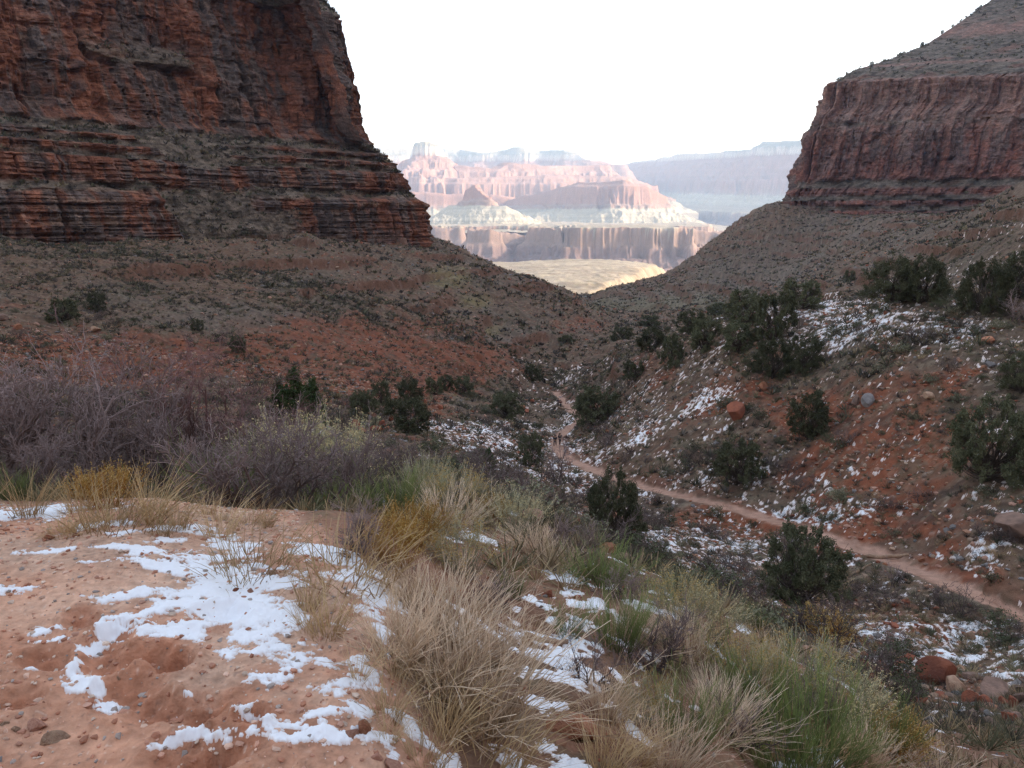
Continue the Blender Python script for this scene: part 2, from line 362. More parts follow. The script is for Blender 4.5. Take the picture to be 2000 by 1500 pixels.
# thin patchy snow lying between the scrub: right of the bench, on the valley floor and the near hillside
BL = """1780,1290,280,110,.46 1400,1130,230,110,.46 1700,1010,300,90,.12 1050,900,140,90,.50 1720,630,240,60,.42 1250,1000,90,70,.45 950,860,70,30,1 1000,905,60,20,.9 870,835,40,14,.9 1110,825,14,30,1 1085,905,18,14,.8 1010,985,50,15,.5 1130,960,50,18,.6 1400,1100,110,45,1 1300,1060,70,35,.9 1330,1130,60,25,.8
1200,985,60,25,.6 1700,1230,70,22,1.05 1900,1250,100,30,.95 1850,1290,90,22,.8 1650,1000,160,22,.75 1750,1160,90,25,.7 1620,1100,60,30,.6 1950,1330,70,30,.8 1870,1400,80,20,.7 1930,1060,60,50,.7
1700,640,120,45,.85 1850,650,120,40,.6 1600,610,60,20,.8 1380,780,60,60,.42 1250,830,60,60,.5 1450,900,120,60,.1 1800,900,150,60,.15 1950,1000,60,40,.55 1350,930,60,30,.45 600,850,60,12,.5 1120,1250,160,120,.62 1500,1450,400,160,.3 1640,1350,40,60,.5 1220,1200,60,50,.5"""
reg = np.zeros(YY.shape)
for q in BL.split():
    a, b, c, d, e = map(float, q.split(','))
    reg = np.maximum(reg, e * np.exp(-(((PX - a) / c) ** 2 + ((PY - b) / d) ** 2) * 0.7))
vis = (YY > 2.4) & (YY < 240)
sc_ = np.clip(YY * 0.022, .12, 3.2)
n1 = np.where(vis, fbm(XX / .55, YY / .55, o=3, seed=51, g=.6), 0); n2 = fbm(XX / 2.4, YY / 2.4, o=3, seed=52); n3 = fbm(XX / .16, YY / .16, o=3, seed=53)
n4 = np.where(vis, fbm(XX / .24, YY / .42, o=3, seed=54, g=.7), 0)
nz = np.where(YY < 14, n3 * .6 + n1 * .5, n1 * .35 + n2 * .3 + n4 * .95)
nz = nz + np.where(YY > 14, .35 * fbm(XX / 7, YY / 7, o=3, seed=55), 0)
pat = np.minimum(reg, .8) * 1.2 - np.where(YY < 14, .80, .90) + nz * 1.7
SNOW = np.maximum(SNOW, np.where(vis & (S > -0.35) & ~((YY < 14) & (S < -0.1)), np.clip(pat, -1, 1), -1))
SNOW -= wtc * (YY > 22) * 2.0 * (TSD > -2)
SNOW = np.where((YY > 50) & (S < .0) & (reg < .25), -1, SNOW)

# ------------------------------------------------------------ ground colours
def mixc(a, b, w): return a * (1 - w[..., None]) + np.asarray(b) * w[..., None]
C = np.zeros(YY.shape + (3,)) + np.array([.165, .103, .068])
nA = fbm(XX / 20, YY / 20, o=4, seed=61); nB = fbm(XX / 4, YY / 4, o=4, seed=62); nC = fbm(XX / 1.1, YY / 1.1, o=3, seed=63)
def blob(L_):
    m = np.zeros(YY.shape)
    for q in L_.split():
        a, b, c, d, e = map(float, q.split(',')); m = np.maximum(m, e * np.exp(-(((PX - a) / c) ** 2 + ((PY - b) / d) ** 2)))
    return m
C = mixc(C, [.135, .10, .072], ss(-.1, .5, nA) * .8)
RED = blob("1750,900,280,260,.92 1450,800,160,120,.6 200,700,260,55,1.5 700,705,260,70,2.2 1700,1250,300,150,.7 560,720,120,50,1.1 850,735,90,30,1 150,690,160,25,.8 400,690,120,30,.6 1000,690,120,20,.5 1280,720,60,60,.7 1180,790,60,40,.8 1420,1020,160,40,1.3 1720,1040,130,22,1.6 1600,820,220,90,.9 1600,700,140,40,.5 1450,870,90,40,.8 1640,880,60,50,.9 1850,1120,120,25,1 1850,800,160,60,.6 1130,640,80,20,.7 1100,1120,120,80,.8 1500,1200,200,60,.6 1700,1350,200,80,.6 1200,1400,300,150,.6 800,800,120,30,.6 1430,760,60,30,.6")
RED = np.maximum(RED, .28 * ss(8, 60, YY))
wred = ss(.35, .75, RED + nB * .45)
C = mixc(C, [.235, .078, .040], wred * .95)
YEL = blob("880,545,50,28,1 930,590,50,25,.7 960,640,50,20,.6 1000,620,30,12,.5")
ledge = (np.sin((ZZ + 0.25 * XX) * 2.4) > .2)
C = mixc(C, [.22, .17, .075], ss(.35, .6, YEL + nC * .2) * (.6 + .3 * ledge))
GRY = blob("1500,520,220,60,1 1350,585,200,25,1.1 1700,440,200,80,1 950,660,160,20,.8 450,620,300,30,.8 1700,640,140,40,.7")
C = mixc(C, [.165, .128, .10], ss(.3, .8, GRY + nA * .4) * .6)
C = mixc(C, [.17, .155, .09], ss(.3, .6, blob("1350,592,180,16,1.1 1200,600,60,14,1")) * .55)
C = mixc(C, [.06, .042, .034], ss(.0, .5, nC) * .65 * (YY > 6))
C = mixc(C, [.10, .09, .06], ss(.1, .45, fbm(XX / 2.2 + 9, YY / 2.2, o=5, seed=65, g=.65)) * .6 * (YY > 9))
C = mixc(C, [.30, .24, .17], ss(.15, .5, fbm(XX / .7, YY / .7 + 5, o=4, seed=75, g=.65)) * .5 * (YY > 9) * (1 - wred * .6))
C = mixc(C, [.17, .085, .055], RIB * .8)
spk = vn(XX / .32, YY / .32, seed=64)
C = mixc(C, [.33, .24, .19], (ss(.75, .95, spk) * .6 * (YY > 6)))
C = C * (1 - .12 * ss(30, 90, YY))[..., None]        # slope colours darkened gradually with distance
# bench soil
bn = fbm(XX / .5, YY / .5, o=4, seed=66); bs = vn(XX / .016, YY / .016, seed=67)
wb = (1 - ss(4.6, 7, YY)) * (1 - ss(-40, 60, PX - np.interp(PY, [1000, 1050, 1170, 1300, 1420, 1600], [560, 650, 760, 790, 830, 900]) + 40 * bn))
soil = mixc(np.zeros(C.shape) + np.array([.50, .27, .175]), [.59, .385, .275], ss(-.4, .5, bn))
soil = mixc(soil, [.36, .145, .08], np.clip(TRODDEN * 1.0 + ss(.1, .6, fbm(XX / .22, YY / .22, o=4, seed=69)) * .5, 0, 1) * .75)  # darker red inside the hoof prints and in random patches
soil = mixc(soil, [.62, .45, .36], ss(.8, .95, bs) * .6); soil = mixc(soil, [.16, .11, .09], ss(.82, .95, -bs) * .5)
C = mixc(C, soil, wb)
C = C * (1 - wb[..., None] * 0) 
# litter under the near bank plants
nbk = (1 - ss(6, 12, YY)) * (1 - wb)
C = mixc(C, [.26, .135, .085], nbk * .8 * ss(-.5, .3, nC)); C = mixc(C, [.20, .15, .09], nbk * ss(.0, .5, fbm(XX / .3, YY / .3, o=3, seed=70)) * .7)
C = mixc(C, [.42, .25, .18], wtc); C = mixc(C, [.30, .155, .10], wtc * ss(.1, .5, fbm(XX / .5, YY / .9, o=4, seed=76)) * .6); 
C = mixc(C, [.22, .085, .052], ss(.05, .3, bank + .2 * nC) * .45 * (1 - wtc))

terr = terrain_mat('soil_and_scree', var=.45, scales=(1.7, 23.0), bump=.55, bdist=.04)
gme = mesh_np('ground', np.stack([XX, YY, ZZ], -1).reshape(-1, 3), quads=grid_quads(*YY.shape), attrs={'Col': C.reshape(-1, 3)})
ground = tag(obj('ground', gme, terr), 'red and grey soil of the canyon floor and slopes', None, None, 'structure')

# snow sheet: only where there is snow, raised above the soil with a soft edge
smk = SNOW > 0.0
th = np.where(YY < 14, 0.0065, np.clip(YY * .0006, .02, .08))
SZ = ZZ + th * (ss(0, .35, SNOW) * 1.25 - .2) 
q = grid_quads(*YY.shape); keep = smk.ravel()[q].any(1) & (YY.ravel()[q[:, 0]] < 240)
q = q[keep]; used = np.unique(q); remap = np.full(YY.size, -1); remap[used] = np.arange(len(used))
m, snt, b = node_mat('old_snow'); sa = N(snt, 'ShaderNodeAttribute', attribute_name='depth'); sr = N(snt, 'ShaderNodeMapRange'); sr.inputs['From Max'].default_value = .28; snt.links.new(sa.outputs['Fac'], sr.inputs['Value'])
sx_ = N(snt, 'ShaderNodeMix', data_type='RGBA'); sx_.inputs[6].default_value = (.60, .47, .41, 1); sx_.inputs[7].default_value = (.84, .855, .885, 1); snt.links.new(sr.outputs[0], sx_.inputs[0]); snt.links.new(sx_.outputs[2], b.inputs['Base Color']); b.inputs['Roughness'].default_value = .55; b.inputs['Subsurface Weight'].default_value = 0
sn_n = N(snt, 'ShaderNodeTexNoise'); sn_n.inputs['Scale'].default_value = 60; sn_b = N(snt, 'ShaderNodeBump'); sn_b.inputs['Strength'].default_value = .25; sn_b.inputs['Distance'].default_value = .004
sn_t = N(snt, 'ShaderNodeTexCoord'); snt.links.new(sn_t.outputs['Object'], sn_n.inputs['Vector']); snt.links.new(sn_n.outputs[0], sn_b.inputs['Height']); snt.links.new(sn_b.outputs[0], b.inputs['Normal'])
sme = mesh_np('snow', np.stack([XX, YY, SZ], -1).reshape(-1, 3)[used], quads=remap[q], attrs={'depth': (SNOW * np.where(YY < 14, 1, .42)).ravel()[used]})
snow = tag(obj('snow', sme, m), 'thin melting snow in ragged patches on the red soil and between the shrubs', 'snow', None, 'stuff')
print('ground', time.time() - T0)

# ------------------------------------------------------------ canyon walls lofted along their foot line
def rock_cols(u, z, xyz, cliff, seed, pal):
    red, dark, tan, talus = [np.array(c) for c in pal]
    n1 = fbm(u / 13, z / 32, o=5, seed=seed, g=.6); n2 = fbm(u / 1.6, z / 22, o=4, seed=seed + 5); n3 = fbm(u / 30, z / 1.3, o=3, seed=seed + 9)
    c = np.zeros(u.shape + (3,)) + red
    c = mixc(c, dark, ss(-.12, .22, n1 * .8 + n2 * .55) * .9); c = mixc(c, tan, ss(.08, .4, n3 * (.15 + .35 * (z < 30)) + n2 * .35) * .6)
    c = mixc(c, [.14, .12, .11], ss(.1, .4, fbm(u / 5, z / 7, o=4, seed=seed + 40)) * .5)
    c = mixc(c, red * 1.35, ss(.3, .6, fbm(u / 9, z / 12, o=3, seed=seed + 30)) * .6)
    if seed == 300: c = mixc(c, [.30, .195, .155], ss(55, 95, z + 12 * n1) * .55); c = mixc(c, [.24, .10, .075], (1 - ss(30, 75, z)) * ss(250, 330, u) * .5)
    t = np.zeros(c.shape) + talus; n4 = fbm(u / 5, z / 2, o=4, seed=seed + 11)
    t = mixc(t, talus * .55, ss(0, .4, n4)); t = mixc(t, red * .9, ss(.25, .6, fbm(u / 22, z / 8, o=3, seed=seed + 14)) * .5)
    return t * (1 - cliff[..., None]) + c * cliff[..., None]
def loft(plan, profs, nu, nv, seed, pal, umask, disp=1.0, sb0=1e9, inner=(0, 0), strat=(30, .25)):
    """plan: foot line in plan (wall outside lies to the left of travel); profs: two profiles [(setback, z, cliffness)] blended by umask(u)"""
    P = resample(np.c_[np.array(plan), np.zeros(len(plan))], 24)[:, :2]
    d = np.r_[0, np.cumsum(np.linalg.norm(np.diff(P, axis=0), axis=1))]
    wgt = np.array([p[2] if len(p) > 2 else 1 for p in plan])
    uu = np.linspace(0, d[-1], nu); cx = np.interp(uu, d, P[:, 0]); cy = np.interp(uu, d, P[:, 1])
    k = np.ones(9) / 9; tx = np.gradient(cx); ty = np.gradient(cy)
    w_ = max(3, nu // 30) | 1; kk = np.hanning(w_ + 2)[1:-1]; kk /= kk.sum()
    tx = np.convolve(np.pad(tx, w_ // 2, 'edge'), kk, 'valid'); ty = np.convolve(np.pad(ty, w_ // 2, 'edge'), kk, 'valid')
    ln = np.hypot(tx, ty); tx /= ln; ty /= ln
    nx_, ny_ = ty, -tx                       # outward (to the right of travel)
    def rs(p):
        p = np.array(p, float); dd = np.r_[0, np.cumsum(np.hypot(np.diff(p[:, 0]), np.diff(p[:, 1])))]
        dd /= dd[-1]; v = np.linspace(0, 1, nv); return [np.interp(v, dd, p[:, i]) for i in range(3)]
    A, B = rs(profs[0]), rs(profs[1])
    U, V = np.meshgrid(uu, np.arange(nv)); m = umask(U + 16 * fbm(V / 45.0, U / 25, o=3, seed=seed + 70) + .05 * V)
    sb, z, cl = [A[i][:, None] * (1 - m) + B[i][:, None] * m for i in range(3)]
    cl = ss(.25, .75, cl + .25 * fbm(U / 9, z / 5, o=3, seed=seed + 77))
    but = ridged(U / 19 + .25 * fbm(U / 30, z / 40, o=2, seed=seed), z / 95, o=3, seed=seed + 1, g=.55)
    crk = ridged(U / 3.1 + .1 * z / 10, z / 36, o=3, seed=seed + 2)
    st = fbm(U / 45, z / 1.7, o=3, seed=seed + 3, g=.65)
    blk = fbm(U / 3.5, z / 3.0, o=4, seed=seed + 4, g=.6)
    out = disp * (cl * (but * (5.5 if seed == 100 else 8.5) - np.maximum(0, .25 - np.abs(vn(U / 14, z / 200, seed=seed + 8))) * 16 + crk * 1.3 + st * 1.7 * (strat[1] + (1 - strat[1]) * (1 - ss(strat[0] - 4, strat[0] + 4, z))) + blk * 1.6) + (1 - cl) * (ridged(U / 24, z / 50, o=3, seed=seed + 6) * 2.0 + blk * .9))
    def cell(w_, h_, sd):
        kz_ = np.floor(z / h_ + .35 * vn(U / 40, z * 0, seed=sd)); ku = np.floor(U / w_ + vn(U / w_ / 3, kz_, seed=sd + 1) * .8 + kz_ * .37)
        o_ = _h(ku.astype(np.int64).astype(np.uint32), kz_.astype(np.int64).astype(np.uint32), np.uint32(3), sd); return o_ * 2 - 1
    low = 1 - ss(strat[0] - 4, strat[0] + 4, z)
    bed = cell(26, .75, seed + 50) * low + cell(60, 2.6, seed + 51) * (.4 + .6 * low)
    out = out + disp * cl * (cell(7, 13, seed + 52) * 1.2 * (1 - .4 * low) + cell(2.6, 3.2, seed + 53) * .55 * (1 - .3 * low) + cell(1.2, 1.6, seed + 54) * .25 + bed * .42)
    jn = 1 - np.abs(vn(U / 8 + .25 * vn(z / 9, U / 30, seed=seed + 60), z / 130, seed=seed + 61)); out = out - disp * cl * ss(.955, .995, jn) * 2.6
    rampz = 62 + 26 * np.tanh((60 - U) / 90) if seed == 100 else z * 0 - 999   # a sloping ledge across the big cliff
    out = out - np.where(seed == 100, cl * ss(-2, 3, z - rampz) * 4.5, 0)
    zz = z + (1 - cl) * (fbm(U / 9, sb / 9, o=3, seed=seed + 20) * 1.3)
    off = -np.minimum(sb, sb0) + out * np.clip(1.4 - sb / 110, 0, 1); ex = np.maximum(0, sb - sb0)
    X_ = cx[None] + nx_[None] * off + inner[0] * ex; Y_ = cy[None] + ny_[None] * off + inner[1] * ex
    return U, np.stack([X_, Y_, zz], -1), cl, z
PALL = ([.205, .082, .048], [.100, .078, .068], [.31, .19, .125], [.165, .128, .098])
PALR = ([.225, .095, .068], [.145, .105, .095], [.30, .205, .16], [.165, .135, .108])
rockmat = terrain_mat('canyon_rock', var=.4, scales=(.35, 1.6), bump=.8, bdist=.5)
def jointed(m, seed=0):
    """blocks, joints and thin beds across the rock face"""
    nt = m.node_tree; L_ = nt.links; b = nt.nodes['Principled BSDF']; col = b.inputs['Base Color'].links[0].from_socket
    tc = N(nt, 'ShaderNodeTexCoord'); res = col
    for sc3, lo, hi in (((.22, .22, .42), .72, 1.28), ((.6, .6, 1.3), .78, 1.22)):
        mp = N(nt, 'ShaderNodeMapping'); mp.inputs['Scale'].default_value = sc3; L_.new(tc.outputs['Object'], mp.inputs['Vector'])
        vo = N(nt, 'ShaderNodeTexVoronoi', distance='CHEBYCHEV'); vo.inputs['Scale'].default_value = 1; L_.new(mp.outputs[0], vo.inputs['Vector'])
        sx = N(nt, 'ShaderNodeSeparateColor'); L_.new(vo.outputs['Color'], sx.inputs[0]); mr = N(nt, 'ShaderNodeMapRange'); mr.inputs['To Min'].default_value = lo; mr.inputs['To Max'].default_value = hi
        L_.new(sx.outputs[0], mr.inputs['Value']); v = N(nt, 'ShaderNodeVectorMath', operation='SCALE'); L_.new(res, v.inputs[0]); L_.new(mr.outputs[0], v.inputs['Scale']); res = v.outputs[0]
    for sc3, th in (((.03, .03, 1.1), .40), ((.5, .5, .035), .36)):      # bedding planes, vertical joints
        mp = N(nt, 'ShaderNodeMapping'); mp.inputs['Scale'].default_value = sc3; L_.new(tc.outputs['Object'], mp.inputs['Vector'])
        no = N(nt, 'ShaderNodeTexNoise'); no.inputs['Scale'].default_value = 1; no.inputs['Detail'].default_value = 5; no.inputs['Roughness'].default_value = .65; L_.new(mp.outputs[0], no.inputs['Vector'])
        mr = N(nt, 'ShaderNodeMapRange'); mr.inputs['From Min'].default_value = th; mr.inputs['From Max'].default_value = th + .05; mr.inputs['To Min'].default_value = .72 if sc3[2] > 1 else .5; L_.new(no.outputs[0], mr.inputs['Value'])
        v = N(nt, 'ShaderNodeVectorMath', operation='SCALE'); L_.new(res, v.inputs[0]); L_.new(mr.outputs[0], v.inputs['Scale']); res = v.outputs[0]
    L_.new(res, b.inputs['Base Color'])
jointed(rockmat)

def edge_profile(pts_px, Yp, x_dir=1):
    o = []
    for px, py, c in pts_px:
        s, t = ray(px, py); o.append((float(s) * Yp, float(t) * Yp, c))
    x0 = o[0][0]; return [((x0 - x) * x_dir, z, c) for x, z, c in o]
# left wall: prow at Y ~ 370
LP = edge_profile([(846, 520, 1), (842, 468, 1), (836, 432, 1), (828, 398, 1), (800, 380, .1), (795, 364, 1), (784, 338, 1), (774, 334, 0), (770, 318, 1), (752, 312, 0), (747, 300, .9), (728, 293, 0), (716, 286, 0), (712, 270, 1), (694, 240, 1), (688, 180, 1), (664, 112, 1), (650, 72, 1), (640, 50, 1), (632, 40, 1), (629, 6, 1), (600, 0, .3), (540, -60, .4), (520, -160, 1), (440, -220, .3)], 370)
LP2 = edge_profile([(846, 520, 1), (850, 490, 0), (838, 450, 0), (822, 420, 0), (806, 395, .0), (792, 368, .9), (788, 352, 1), (772, 338, 0), (748, 310, 0), (722, 285, .1), (712, 270, 1), (694, 225, 1), (676, 180, 1), (664, 160, .2), (652, 100, 1), (640, 50, 1), (632, 35, 1), (629, 6, 1), (600, 0, .3), (540, -60, .4), (520, -160, 1), (440, -220, .3)], 370)
planL = [(-330, 120), (-230, 185), (-165, 235), (-120, 290), (-75, 340), (-45, 366), (-40, 380), (-52, 400), (-95, 450), (-180, 500), (-320, 560)]
U, P3, cl, zl = loft(planL, (LP, LP2), 1150, 620, 100, PALL, lambda u: ss(.02, .16, fbm(u / 24, u * 0, o=3, seed=4)) * (1 - ss(300, 330, u)))
lw = mesh_np('canyon_wall', P3.reshape(-1, 3), quads=grid_quads(*U.shape, flip=False), smooth=False, attrs={'Col': rock_cols(U, zl, P3, cl, 100, PALL).reshape(-1, 3)})
LWX, LWY, LWZ, LWC = P3[..., 0], P3[..., 1], P3[..., 2], cl
tag(obj('canyon_wall', lw, rockmat), 'tall dark red layered cliff with ledges on the left side of the canyon', None, None, 'structure')
# right wall: prow at Y ~ 720
TOPR = [(97, 138, 0), (120, 144, .7), (150, 152, 0), (234, 179, .1), (262, 192, .7), (362, 238, 0), (480, 300, .4), (640, 370, 0)]
RP = edge_profile([(1488, 440, 1), (1500, 395, .6), (1520, 362, 1), (1535, 300, 1), (1545, 275, .6), (1556, 245, 1), (1568, 212, .2), (1600, 206, .8), (1603, 190, 1), (1606, 154, 1), (1625, 146, .3)], 720, -1) + TOPR
RP2 = edge_profile([(1440, 520, .0), (1462, 440, 1), (1466, 416, 1), (1476, 410, 0), (1480, 396, 1), (1484, 390, 0), (1490, 376, 1), (1508, 362, 0), (1520, 345, 1), (1535, 300, 1), (1545, 262, 1), (1560, 240, .5), (1568, 225, .8), (1596, 206, .8), (1603, 190, 1), (1606, 154, 1), (1625, 146, .3)], 720, -1) + TOPR
planR = [(450, 1010), (334, 900), (290, 835), (263, 775), (247, 738), (243, 711), (262, 697), (320, 678), (385, 662), (425, 630), (428, 585), (470, 556), (560, 530), (700, 480)]
U, P3, cl, zl = loft(planR, (RP, RP2), 1000, 560, 300, PALR, lambda u: ss(250, 300, u), disp=1.25, sb0=16, inner=(.80, .60), strat=(28, .12))
# back side of the prow sits in behind; second step of the rim
rw = mesh_np('canyon_wall', P3.reshape(-1, 3), quads=grid_quads(*U.shape), smooth=False, attrs={'Col': rock_cols(U, zl, P3, cl, 300, PALR).reshape(-1, 3)})
RWX, RWY, RWZ, RWC = P3[..., 0], P3[..., 1], P3[..., 2], cl
tag(obj('canyon_wall', rw, rockmat), 'pinkish red cliff with a sloping scrubby top on the right side of the canyon', None, None, 'structure')
print('walls', time.time() - T0)

# ------------------------------------------------------------ far canyon: stepped strata
LAY = [(-900, -160, .75, 'gneiss'), (-160, -95, 4, 'tap'), (-95, -35, .11, 'tonto'), (-35, 110, .55, 'shale'), (110, 135, 3, 'muav'), (135, 155, .6, 'muav'), (155, 320, 4.5, 'red'), (320, 350, .5, 'supai'), (350, 380, 3, 'supai'), (380, 430, .7, 'supai'),
       (430, 470, 3, 'supai'), (470, 530, .7, 'supai'), (530, 580, 3, 'supai'), (580, 680, .55, 'hermit'), (680, 800, 5, 'coco'), (800, 850, .7, 'toro'), (850, 930, 3, 'kaibab'), (930, 1100, .9, 'kaibab'), (1100, 1600, 1.2, 'kaibab')]
LC = {'gneiss': (.22, .145, .125), 'tap': (.27, .18, .14), 'tonto': (.34, .285, .22), 'shale': (.40, .355, .28), 'muav': (.31, .21, .17), 'red': (.33, .19, .15), 'supai': (.34, .205, .165), 'hermit': (.32, .19, .15), 'coco': (.50, .43, .36), 'toro': (.27, .25, .2), 'kaibab': (.36, .33, .27)}
kz = [LAY[0][0]]; kd = [0.0]
for a, b, r, n_ in LAY: kz.append(b); kd.append(kd[-1] + (b - a) / r)
kz = np.array(kz, float); kd = np.array(kd)
def far_mesh(name, label, ridges, s0, s1, y0, y1, nc, nr, amp=120, wl=420, tilt=0.0, seed=0, cap=40, LAY=LAY):
    kz = [LAY[0][0]]; kd = [0.0]
    for a, b, r, n_ in LAY: kz.append(b); kd.append(kd[-1] + (b - a) / r)
    kz = np.array(kz, float); kd = np.array(kd)
    s = np.linspace(s0, s1, nc); yy = np.exp(np.linspace(math.log(y0), math.log(y1), nr)); S_, Y_ = np.meshgrid(s, yy); X_ = S_ * Y_
    up = (Y_ - 6000) * tilt
    D = np.full(X_.shape, -1e9); DD = np.zeros(X_.shape)
    wx = X_ + fbm(X_ / wl / 1.5, Y_ / wl / 1.5, o=3, seed=seed) * amp * 1.2; wy = Y_ + fbm(X_ / wl / 1.5, Y_ / wl / 1.5, o=3, seed=seed + 3) * amp * 1.2
    for rd in ridges:
        P = []
        for px, py, y in rd:
            ss_, tt = ray(px, py); P.append((float(ss_) * y, y, float(tt) * y - (y - 6000) * tilt))
        if len(P) == 1: P.append((P[0][0] + 1, P[0][1] + 1, P[0][2]))
        for a, b in zip(P[:-1], P[1:]):
            ex, ey = b[0] - a[0], b[1] - a[1]; l2 = ex * ex + ey * ey
            u = np.clip(((wx - a[0]) * ex + (wy - a[1]) * ey) / l2, 0, 1)
            d = np.hypot(wx - a[0] - u * ex, wy - a[1] - u * ey); top = np.interp(a[2] + u * (b[2] - a[2]), kz, kd)
            d = np.maximum(0, d - cap); D = np.where(top - d > D, top - d, D); DD = np.where(D == top - d, d, DD)
    er = .6 * ridged(X_ / wl, Y_ / wl, o=5, seed=seed + 7, g=.6) + .7 * fbm(X_ / wl * 1.6, Y_ / wl * 1.6, o=5, seed=seed + 9, g=.6)
    D = D + (er - .25) * amp * np.clip(DD / 300, .04, 1.3) + ridged(X_ / wl * 4, Y_ / wl * 2.5, o=3, seed=seed + 8) * amp * .34 * np.clip(DD / 120, .05, 1)
    z = np.interp(D, kd, kz)
    lz = z.copy(); gulh = ridged(X_ / 90, Y_ / 260, o=3, seed=seed + 11)
    z = z + up + gulh * 5 + fbm(X_ / 60, Y_ / 60, o=3, seed=seed + 12) * 5
    c = np.zeros(z.shape + (3,)); li = np.clip(np.searchsorted(kz, lz + 6 * fbm(X_ / 200, Y_ / 200, o=2, seed=3)) - 1, 0, len(LAY) - 1)
    tabl = np.array([LC[l[3]] for l in LAY]); c = tabl[li]
    band = fbm(X_ / 900, lz / 11, o=3, seed=seed + 20); c = c * (1 + .22 * band[..., None])
    c = mixc(c, [.50, .20, .13], ss(.25, .6, fbm(X_ / 350, Y_ / 350, o=3, seed=seed + 23)) * (lz < -170) * .8)
    me = mesh_np(name, np.stack([X_, Y_, z], -1).reshape(-1, 3), quads=grid_quads(nr, nc), attrs={'Col': c.reshape(-1, 3)})
    return tag(obj(name, me, farmat), label, None, None, 'structure')
LAYG = [(-900, -330, .6, 'gneiss'), (-330, -195, .36, 'gneiss'), (-195, -150, 1.6, 'gneiss'), (-150, -125, .8, 'tap'), (-125, -44, 5, 'tap'), (-44, -20, .10, 'tonto'), (-20, 200, .2, 'tonto')]
farmat = terrain_mat('far_rock', var=.15, scales=(.01, .05), bump=0, bdist=1)
# north rim and blue far wall
far_mesh('far_rim', 'pale flat canyon rim along the skyline', [[(640, 290, 15500), (740, 289, 15500), (900, 292, 15500), (950, 300, 15000), (1000, 294, 15000), (1025, 288, 14800), (1055, 296, 15000), (1110, 294, 14800), (1150, 303, 14500), (1195, 322, 14000)]], -.32, .22, 12500, 18000, 620, 340, amp=150, wl=600, tilt=.045, seed=500, cap=160)
far_mesh('far_rim', 'hazy blue rim wall receding on the right of the skyline', [[(1215, 322, 17000), (1300, 312, 15500), (1350, 302, 14500), (1400, 298, 13500), (1480, 290, 12500), (1500, 277, 12000), (1550, 275, 11500), (1700, 280, 10500), (1900, 285, 9500)]], .08, .62, 8600, 18500, 620, 420, amp=170, wl=700, tilt=.045, seed=520, cap=160)
# red mass with the pale temple butte on it
far_mesh('mesa', 'pale temple butte standing on a pink stepped mesa', [[(740, 345, 10800), (800, 325, 10400), (826, 284, 10200), (860, 318, 10200), (960, 330, 10100), (990, 318, 10300), (1060, 325, 10500), (1180, 322, 11000), (1230, 355, 10800), (1290, 385, 10500)], [(812, 279, 10200), (826, 277, 10200), (842, 281, 10200)], [(700, 352, 10000), (800, 346, 9900), (900, 349, 9800), (1000, 345, 9800), (1100, 342, 9900), (1200, 346, 10100), (1260, 365, 10300)]], -.3, .24, 8300, 12500, 620, 380, amp=150, wl=520, tilt=.03, seed=540, cap=90)
# middle cliffs
far_mesh('mesa', 'long blue shadowed cliff band above pale talus fans', [[(1000, 392, 8600), (1070, 372, 8300), (1120, 358, 8000), (1180, 357, 7900), (1215, 352, 7800), (1250, 364, 7800), (1290, 385, 7900), (1330, 420, 7800)], [(700, 372, 8800), (800, 375, 8700), (900, 380, 8700), (1000, 385, 8700)]], -.26, .28, 6700, 9600, 640, 380, amp=110, wl=400, tilt=.0, seed=560, cap=50)
far_mesh('butte', 'sharp pyramid butte with banded cliffs and white talus skirt', [[(915, 370, 6250), (930, 362, 6200), (942, 374, 6150), (960, 386, 6100)], [(885, 402, 6250), (930, 398, 6150), (985, 402, 6000)], [(985, 408, 6000), (1025, 428, 5900)]], -.16, .08, 5300, 7200, 420, 320, amp=32, wl=150, tilt=.0, seed=580, cap=24)
far_mesh('plateau', 'pale shelf cut by a red cliff band above the inner gorge', [[(600, 452, 5300), (820, 446, 5300), (885, 445, 5200)], [(905, 452, 4600), (960, 446, 4500), (990, 452, 4500)], [(1055, 455, 5000), (1075, 446, 4500), (1150, 441, 4350), (1250, 441, 4300), (1320, 446, 4350)], [(1330, 450, 4700), (1383, 458, 4700)], [(960, 452, 4700), (1060, 461, 4800), (1090, 450, 4600)],
    [(600, 441, 5700), (1000, 438, 5600), (1350, 440, 5600)], [(600, 436, 6600), (1000, 435, 6600), (1340, 437, 6600)], [(700, 433, 7600), (1330, 434, 7600)]], -.32, .34, 3300, 8200, 680, 460, amp=150, wl=300, seed=600, cap=30, LAY=LAYG)
